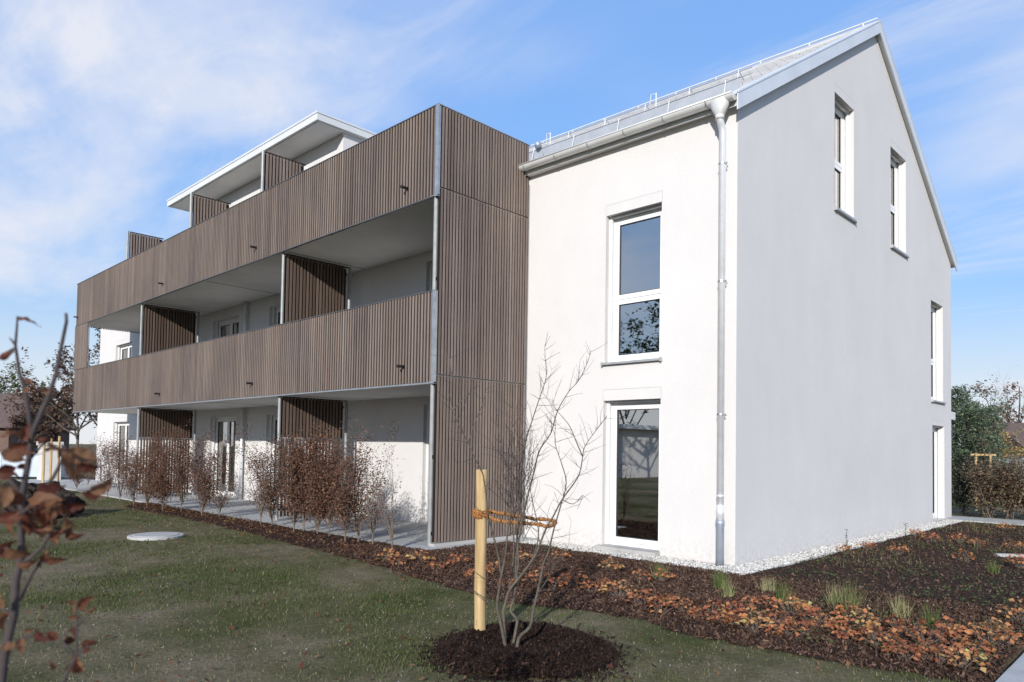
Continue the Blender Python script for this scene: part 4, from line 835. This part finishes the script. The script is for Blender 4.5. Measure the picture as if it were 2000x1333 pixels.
# ---- beech shrub close to the camera on the left, its leaves one by one
BD = 1.45
fb = at(-30, 1420, BD); shrub = thing('beech_shrub', (fb[0], fb[1], 0.0), 'young beech shrub with dry copper leaves close to the camera', 'shrub')
def P2(px, d=0.0): return [at(x, y, BD+d) for x, y in px]
bs = [([(-60,1620),(-12,1420),(3,1333),(10,1270),(27,1203),(31,1135),(42,1084),(41,1023),(44,965),(56,900),(62,849),(79,810),(96,772),(110,729),(120,676),(130,628),(129,612)], 0.0, 0.0088),
      ([(62,850),(57,815),(48,757),(38,729),(30,674),(33,640),(34,618)], 0.03, 0.0045), ([(30,674),(22,664),(18,660)], 0.03, 0.002), ([(31,680),(10,690),(-8,706)], 0.05, 0.0025),
      ([(42,1104),(62,1088),(81,1070),(102,1036),(129,1012)], -0.04, 0.0045), ([(37,1172),(61,1124),(88,1084),(104,1050)], 0.05, 0.004),
      ([(44,1003),(68,982),(105,931),(126,890),(128,876),(120,868)], -0.02, 0.0045), ([(126,890),(150,905),(185,915)], -0.02, 0.002),
      ([(56,900),(80,872),(96,860)], 0.03, 0.003), ([(44,965),(20,940),(-5,925)], 0.04, 0.004), ([(41,1023),(20,1010),(-10,1012)], -0.03, 0.004), ([(60,845),(30,868),(0,885)], 0.06, 0.003),
      ([(105,1400),(129,1318),(149,1281),(150,1230),(150,1186)], -0.10, 0.0030), ([(149,1281),(130,1262),(115,1245)], -0.1, 0.002), ([(149,1281),(172,1262)], -0.1, 0.002), ([(150,1225),(165,1205)], -0.1, 0.0018), ([(10,1270),(40,1250),(75,1235)], 0.02, 0.003), ([(110,729),(126,745)], 0, 0.0015),
      ([(44,965),(90,985),(150,960),(215,955)], 0.02, 0.0025), ([(42,1084),(10,1070),(-15,1075)], 0.05, 0.003), ([(27,1203),(5,1190),(-20,1188)], 0.0, 0.003)]
mb = MB()
for px, d, r0 in bs:
    pts = P2(px, d); mb.tube(pts, [r0*(1-0.75*i/(len(pts)-1))+0.0006 for i in range(len(pts))], 8)
g0 = np.array([fb[0]-0.02, fb[1], -0.02]); mb.tube([g0, (g0+at(-60, 1620, BD))/2+(0.02, 0, 0), at(-60, 1620, BD)], [0.014, 0.011, 0.009], 8)
mb.build('stem', MAT['twig'], shrub, True)
def leaf_mesh(seed):
    q = np.random.default_rng(seed); mb = MB(); n = 9; curl = q.uniform(-0.7, 1.3); fold = q.uniform(0.3, 1.2); tw_ = q.uniform(-1.3, 1.3); wv = q.uniform(0.03, 0.10)
    vs = []; fs = []
    for i in range(n+1):
        s_ = i/n; w = 0.30*math.sin(math.pi*min(1, s_*1.02)**0.82)*(1-0.25*s_)+0.004
        x = s_; z = -curl*0.5*s_*s_; a = tw_*s_
        for j in range(5):
            v = (j-2)/2; y = v*w; zz = z+fold*abs(v)*w+wv*math.sin(i*2.2)*abs(v)
            vs.append((x, y*math.cos(a)-(zz-z)*math.sin(a), z+y*math.sin(a)+(zz-z)*math.cos(a)))
    for i in range(n):
        for j in range(4): fs.append((i*5+j, i*5+j+1, (i+1)*5+j+1, (i+1)*5+j))
    mb.add(vs, fs, float(np.clip(q.normal(0.45, 0.25), 0, 1))); mb.sm = True; return mb.mesh('leaf', MAT['beechleaf'])
LM = [leaf_mesh(100+i) for i in range(10)]
def put_leaf(px, py, ang, size, dd=0.0, mi=None):
    """base of the leaf near a twig; ang = direction on screen in degrees, size in photo pixels"""
    a = math.radians(ang); d = unit(_r*math.cos(a)+_u*math.sin(a)+_f*rng.normal(0, 0.45)); s_ = rng.standard_normal(3)*0.55-_f*0.8; z = unit(s_-d*(s_@d)); y = np.cross(z, d)
    o = link(bpy.data.objects.new('leaf', LM[int(rng.integers(0, 10)) if mi is None else mi])); k = size/FPX*BD*0.92; p = at(px, py, BD+dd)
    M = Matrix(((d[0]*k, y[0]*k, z[0]*k, p[0]), (d[1]*k, y[1]*k, z[1]*k, p[1]), (d[2]*k, y[2]*k, z[2]*k, p[2]), (0, 0, 0, 1)))
    o.parent = shrub; o.matrix_local = Matrix.Translation(-shrub.location) @ M
LEAVES = [(33,624,5,46),(-2,700,35,34),(127,712,-65,50),(45,742,-30,30),(60,760,-160,26),(100,760,-170,34),(8,900,30,70),(20,880,20,60),(95,862,-50,48),(60,905,-150,62),(30,925,170,60),(125,885,-15,78),(128,872,-35,70),(122,890,-60,60),(150,906,-20,55),(60,990,20,80),(75,985,-20,75),(70,975,40,70),(100,985,-30,50),(45,1005,190,60),(30,1010,-120,55),(20,950,-110,64),(5,960,-60,66),(0,925,10,50),(128,985,-10,50),(160,962,0,72),(110,1015,-100,50),(125,1012,-70,46),(105,1036,-150,40),(100,1040,-50,45),(90,1085,-40,50),(88,1084,20,30),(100,1050,15,36),(128,1045,0,44),(20,1075,-170,50),(10,1070,-50,60),(35,1105,10,42),(-5,1080,60,50),(40,1030,-30,60),(148,1186,125,32),(150,1188,30,46),(150,1205,-170,26),(150,1225,-150,38),(149,1250,170,44),(160,1270,30,44),(150,1280,-60,46),(165,1265,5,40),(70,1236,-20,48),(40,1248,-60,40),(115,1248,150,36),(10,1195,-120,60),(0,1190,80,50),(15,1265,-30,50),(-5,1290,50,55),(140,1300,-50,40),(20,850,150,40),(0,885,-20,60),(75,870,30,36),(40,860,60,44),(-10,990,40,70),(55,1000,-80,60),(90,975,-70,46)]
for a in LEAVES: put_leaf(*a[:3], a[3]*0.84, dd=rng.uniform(-0.08, 0.08))
for a in LEAVES[12:]: put_leaf(a[0]+rng.normal(0, 14), a[1]+rng.normal(0, 14), a[2]+rng.normal(0, 60), a[3]*rng.uniform(0.45, 0.75), dd=rng.uniform(-0.1, 0.12))

# ------------------------------------------------------------------ background, left
def leafy_tree(name, base, h, crown, nl, mat, bias, label, Lr=(0.12, 0.22), group=None, trunk_r=0.12, levels=3, up=0.08, cspread=0.22, bark='bark', kids=(3, 4), first=0.45, spread=0.8, cat='tree'):
    th = thing(name, tuple(base), label, cat, group); mb = MB(); tips = []; b0 = np.array(base, float)
    grow(mb, b0-(0, 0, 0.1), (rng.normal(0, .04), rng.normal(0, .04), 1), h*first, trunk_r, 0, [], 0.3, 0.05, seg=4, n=8)
    top_ = b0+(0, 0, h*first*0.95)
    for k in range(6):
        a = k*1.05+rng.uniform(-.3, .3); s0 = b0+(0, 0, h*first*rng.uniform(0.5, 1.0))
        grow(mb, s0, (math.cos(a)*crown, math.sin(a)*crown, 1.0), h*rng.uniform(0.34, 0.5), trunk_r*0.5, levels, tips, up, 0.14, kids, 0.58, 4, 5, spread)
    grow(mb, top_, (0, 0, 1), h*0.48, trunk_r*0.55, levels, tips, 0.15, 0.12, kids, 0.55, 4, 5, spread)
    mb.build('trunk', MAT[bark], th)
    if nl: place('crown', leaves_at(tips, nl, 0.03*h/5+0.05, Lr, MAT[mat], bias, cspread), th).name = 'crown'
    return th
def on_ground(px, depth):
    p = at(px, 860, depth); return (p[0], p[1], 0.0)
leafy_tree('autumn_tree', on_ground(150, 43), 6.6, 0.9, 2400, 'farleaf', 0.45, 'sparsely leaved brown tree behind the far end of the balconies', group='trees beyond the far end of the house', Lr=(0.14, 0.26))
leafy_tree('autumn_tree', on_ground(205, 46), 7.2, 0.7, 2300, 'farleaf', 0.4, 'brown tree seen through the gap at the balcony end', group='trees beyond the far end of the house', Lr=(0.14, 0.26))
leafy_tree('autumn_tree', on_ground(108, 52), 5.4, 0.9, 2600, 'farleaf', 0.35, 'broad dark brown tree left of the balconies, lower than its neighbour', group='trees beyond the far end of the house', Lr=(0.16, 0.28))
leafy_tree('autumn_tree', on_ground(62, 50), 3.6, 0.9, 2400, 'farleaf', 0.4, 'low brown tree in front of the far brown roofed house', group='trees beyond the far end of the house', Lr=(0.14, 0.26))
leafy_tree('birch_tree', on_ground(28, 75), 8.4, 0.5, 2600, 'green', 0.75, 'thin pale green tree rising behind the brown roof', Lr=(0.18, 0.32))
leafy_tree('bare_tree', on_ground(-40, 80), 9.5, 0.9, 0, 'farleaf', 0.5, 'bare grey tree at the left edge behind the brown roof', bark='twig', levels=4, trunk_r=0.18)
hb = on_ground(-20, 62); hs = thing('far_house', hb, 'low house with a brown tiled roof at the far left', 'house')
hx, hy = np.array([_r0[0], _r0[1], 0]), np.array([math.sin(YAW), math.cos(YAW), 0]); hb = np.array(hb)
def hbox(mb, c, a, b_, z0, z1): return mb.obox((*(c+0)[:2], (z0+z1)/2), (hx, hy, (0, 0, 1)), (a, b_, (z1-z0)/2))
mb = MB(); hbox(mb, hb, 4.4, 4, -0.1, 2.7); mb.build('wall', MAT['brownwall'], hs)
mb = MB(); A = lambda u, v, z: hb+hx*u+hy*v+np.array([0, 0, z])
mb.add([A(-4.9, -4.6, 2.65), A(4.9, -4.6, 2.65), A(4.9, 0, 5.7), A(-4.9, 0, 5.7), A(4.9, 4.6, 2.65), A(-4.9, 4.6, 2.65)], [(0, 1, 2, 3), (3, 2, 4, 5), (0, 3, 5), (1, 4, 2), (0, 5, 4, 1)]); rf = mb.build('roof', MAT['brownroof'], hs)
for u in (-1.6, 1.1, 3.0):
    mb = MB(); mb.obox(A(u, -4.03, 1.5), (hx, hy, (0, 0, 1)), (0.5, 0.04, 0.6)); wd = mb.build('window', MAT['frame'], hs); mb = MB(); mb.obox(A(u, -4.08, 1.5), (hx, hy, (0, 0, 1)), (0.42, 0.02, 0.52)); mb.build('pane', MAT['pane'], wd)
for u in (0.6,):
    mb = MB(); mb.obox(A(u, -3.2, 3.75), (hx, unit(hy+np.array([0, 0, .66])), unit(np.array([0, 0, 1])-hy*.66)), (0.6, 0.5, 0.12)); wd = mb.build('roof_window', MAT['frame'], rf)
# pale panel wall
wb = np.array(on_ground(50, 31)); pw = thing('panel_fence', tuple(wb), 'low pale blue panel fence behind the soil heap at the far left', 'fence')
for k in range(6):
    mb = MB(); c = wb+hx*(k*1.05-3.6); mb.obox((c[0], c[1], 0.60), (hx, hy, (0, 0, 1)), (0.515, 0.03, 0.52)); mb.build('panel', MAT['paleblue'], pw)
    mb = MB(); mb.obox((c[0]+hx[0]*0.525, c[1]+hx[1]*0.525, 0.55), (hx, hy, (0, 0, 1)), (0.012, 0.045, 0.62)); mb.build('fence_post', MAT['steel'], pw)
for i, (x, d) in enumerate(((87, 27), (101, 27.4), (116, 27.8))):
    p = on_ground(x, d); mb = MB(); mb.tube([(p[0], p[1], -0.2), (p[0], p[1], 1.62+0.1*i)], 0.042, 10)
    tag(mb.build('timber_post', MAT['stake']), f'pale peeled timber post at the far left, {ORD[i]} of three from the left', 'post', 'timber posts at the far left')
p = on_ground(98, 30); mb = MB(); mb.box((p[0]-.35, p[1]-.35, 0), (p[0]+.35, p[1]+.35, 1.45)); mb.box((p[0]-.4, p[1]-.4, 1.45), (p[0]+.4, p[1]+.4, 1.6)); tag(mb.build('utility_cabinet', MAT['render']), 'small pale cabinet behind the timber posts at the far left', 'cabinet')
# heap of dark soil
hp = gp(40, 1002); bm = bmesh.new(); bmesh.ops.create_icosphere(bm, subdivisions=5, radius=1.0)
for v in bm.verts:
    n_ = float(vnoise(v.co.x*2+v.co.z, v.co.y*2+v.co.z*1.3, 1.7)); n2_ = float(vnoise(v.co.x*5+v.co.z*3, v.co.y*5, 2.3)); k = 1+0.5*(n_-0.5)+0.35*(n2_-0.5)
    v.co = Vector((v.co.x*1.35*k, v.co.y*0.95*k, max(v.co.z, -0.1)*0.68*k))
me = bpy.data.meshes.new('soil_heap'); bm.to_mesh(me); bm.free(); settint(me, [.5]*len(me.polygons)); me.materials.append(MAT['soil'])
hc = on_ground(20, 15.2); so = place('soil_heap', me, None, (hc[0], hc[1], 0)); tag(so, 'heap of dark excavated soil behind the beech shrub', 'soil heap')
so.rotation_euler.z = -YAW
bush(150, 955, 1.3, 700, 7, 'brown twiggy shrub left of the far white wall', None, 0.5); bush(172, 948, 1.2, 600, 7, 'brown twiggy shrub touching the far white wall corner', None, 0.5)
mb = MB(); 
for k, (u, a) in enumerate(((-60, 8.0), (-20, 10.5), (30, 7.5), (75, 6.0), (120, 9.0), (165, 7.0))): pass
# ------------------------------------------------------------------ background, right
def conifer(px, d, h, w, label):
    b0 = np.array(on_ground(px, d)); th = thing('pine_tree', tuple(b0), label, 'tree', 'pines behind the rear corner of the house'); mb = MB(); tips = []
    mb.tube([b0-(0, 0, .1), b0+(0, 0, h*.5), b0+(0.05, 0, h*.97)], [0.09, 0.06, 0.015], 7)
    for k in range(46):
        z = h*(0.12+0.86*k/46); a = k*2.4; L_ = w*(1-0.75*(z/h)**1.6)*rng.uniform(0.7, 1.1)
        grow(mb, b0+(0, 0, z), (math.cos(a), math.sin(a), 0.35), L_, 0.016, 1, tips, 0.06, 0.15, (2, 4), 0.5, 4, 4, 0.6)
    mb.build('trunk', MAT['bark'], th); tips = [t_ for t_ in tips]
    n = 5200; k = rng.integers(0, len(tips), n); C_ = np.array([tips[i][0] for i in k])+rng.normal(0, 0.07, (n, 3)); D_ = dirs(n, -0.2, 0.9); L = rng.uniform(0.07, 0.17, n); V, F = leafquad(C_, D_, ups(D_), L, L*0.28)
    place('crown', mesh_np('crown', V, F, np.repeat(np.clip(0.5+rng.normal(0, .22, n), 0, 1), 4), MAT['pine']), th)
conifer(1868, 27, 4.2, 1.3, 'tallest dense pine right behind the house corner'); conifer(1893, 25, 3.2, 1.3, 'middle bluish pine behind the brown hedge'); conifer(1921, 26, 3.3, 1.1, 'rightmost pine before the bare tree'); conifer(1880, 31, 4.0, 1.6, 'rear pine filling the gap between the nearer pines')
leafy_tree('bare_tree', on_ground(1984, 62), 9.6, 0.85, 0, 'farleaf', .5, 'tall bare grey tree at the right edge of the picture', bark='twig', levels=4, trunk_r=0.16, first=0.35)
leafy_tree('autumn_tree', on_ground(1946, 52), 5.6, 0.55, 1900, 'farleaf', 0.62, 'reddish brown tree between pines and bare tree', Lr=(0.14, 0.26))
leafy_tree('autumn_tree', on_ground(1930, 70), 6.6, 0.9, 1500, 'farleaf', 0.45, 'hazy brown tree far behind the reddish tree', Lr=(0.18, 0.3))
leafy_tree('yellow_shrub', on_ground(1955, 45), 3.4, 0.8, 900, 'orange', 0.92, 'small yellow leaved tree below the bare tree', Lr=(0.1, 0.18), trunk_r=0.06)
hb2 = np.array(on_ground(1995, 48)); h2 = thing('far_house', tuple(hb2), 'brown roofed house half hidden behind the right hand hedge', 'house')
A2 = lambda u, v, z: hb2+hx*u+hy*v+np.array([0, 0, z])
mb = MB(); mb.obox(A2(1.0, 0, 1.0), (hx, hy, (0, 0, 1)), (2.6, 3, 1.1)); mb.build('wall', MAT['render'], h2)
mb = MB(); mb.add([A2(-2.0, -3.5, 2.0), A2(4.2, -3.5, 2.0), A2(4.2, 0, 3.9), A2(-2.0, 0, 3.9), A2(4.2, 3.5, 2.0), A2(-2.0, 3.5, 2.0)], [(0, 1, 2, 3), (3, 2, 4, 5), (0, 3, 5), (1, 4, 2), (0, 5, 4, 1)]); r2 = mb.build('roof', MAT['brownroof'], h2)
mb = MB(); mb.obox(A2(0.6, -3.02, 1.5), (hx, hy, (0, 0, 1)), (0.5, 0.05, 0.35)); w2 = mb.build('window', MAT['frame'], h2)
mb = MB(); mb.obox(A2(1.6, -1.5, 4.05), (hx, hy, (0, 0, 1)), (1.4, 0.6, 0.12)); mb.build('dormer_roof', MAT['frame'], r2)
# beech hedge behind the rear path
def hedge_plant(x, y, h, label, mat='hedgeleaf', n=2300, bias=0.62):
    b0 = np.array([x, y, 0.0]); th = thing('hedge_plant', tuple(b0), label, 'hedge', 'brown beech hedge behind the rear path' if mat == 'hedgeleaf' else None); mb = MB(); tips = []
    for k in range(7):
        a = rng.uniform(0, 6.28); grow(mb, b0+(rng.normal(0, .06), rng.normal(0, .06), -0.03), (math.cos(a)*.35, math.sin(a)*.35, 1), h*rng.uniform(.6, .8), 0.012, 2, tips, .1, .12, (3, 5), .45, 5, 4, .75)
    mb.build('stems', MAT['hedgestem'], th); place('foliage', leaves_at(tips, n, 0.09, (0.045, 0.085), MAT['hedgebeech' if mat == 'hedgeleaf' else mat], bias, 0.25), th)
for i in range(9): hedge_plant(0.62+i*0.42, 12.75+rng.uniform(-.08, .08)+0.02*i, 1.62+rng.uniform(-.08, .08), f'brown leaved beech hedge plant behind the rear path, {ORD[i]} from the house')
for i, (x, y, h) in enumerate(((-0.1, 13.6, 1.5), (0.35, 13.9, 1.45), (-0.7, 13.4, 1.55))): hedge_plant(x, y, h, f'dark evergreen shrub in the shade behind the house corner, {ORD[i]} from the hedge' if i else 'dark evergreen shrub nearest the beech hedge behind the house', 'evergreen', 2000, 0.4)
# staked sapling behind the hedge
sp = np.array(on_ground(1920, 24)); fr_ = thing('stake_frame', tuple(sp), 'light timber frame of two stakes behind the beech hedge', 'stake frame')
for u in (-0.24, 0.24):
    mb = MB(); q = sp+hx*u; mb.tube([(q[0], q[1], -.1), (q[0], q[1], 1.72)], 0.035, 8); mb.build('stake', MAT['stake'], fr_)
mb = MB(); mb.obox((sp[0], sp[1], 1.66), (hx, hy, (0, 0, 1)), (0.42, 0.02, 0.03)); mb.build('crossbar', MAT['stake'], fr_)
leafy_tree('young_pine', (sp[0]+0.05, sp[1]+0.25, 0), 3.4, 0.4, 500, 'pine', .6, 'slender sapling tied inside the light timber stake frame', Lr=(0.07, 0.13), trunk_r=0.03, levels=2)
# ------------------------------------------------------------------ across the garden, behind the camera: what the panes mirror
for i, (x, y, h) in enumerate(((-19, -33, 11.5), (-24, -31, 9.0), (-15.5, -36, 12.5), (-29, -34, 10.0))):
    leafy_tree('garden_tree', (x, y, 0), h, 0.8, 2600, 'green', .3, f'leafy tree across the garden mirrored in the window, {ORD[i]} from the right', Lr=(0.2, 0.34), group='trees across the garden')
nb = thing('neighbour_house', (-26, -27, 0), 'low white flat roofed house across the garden mirrored in the glass door', 'house')
mb = MB(); mb.box((-34, -30, -0.1), (-20, -25, 2.9)); mb.build('wall', MAT['plaster'], nb); mb = MB(); mb.box((-34.6, -30.6, 2.9), (-19.4, -24.2, 3.15)); mb.build('roof', MAT['eave_white'], nb)
for x in (-31, -27.5, -24): mb = MB(); mb.box((x, -24.995, 0.3), (x+1.6, -24.96, 2.3)); mb.build('window', MAT['pane'], nb)
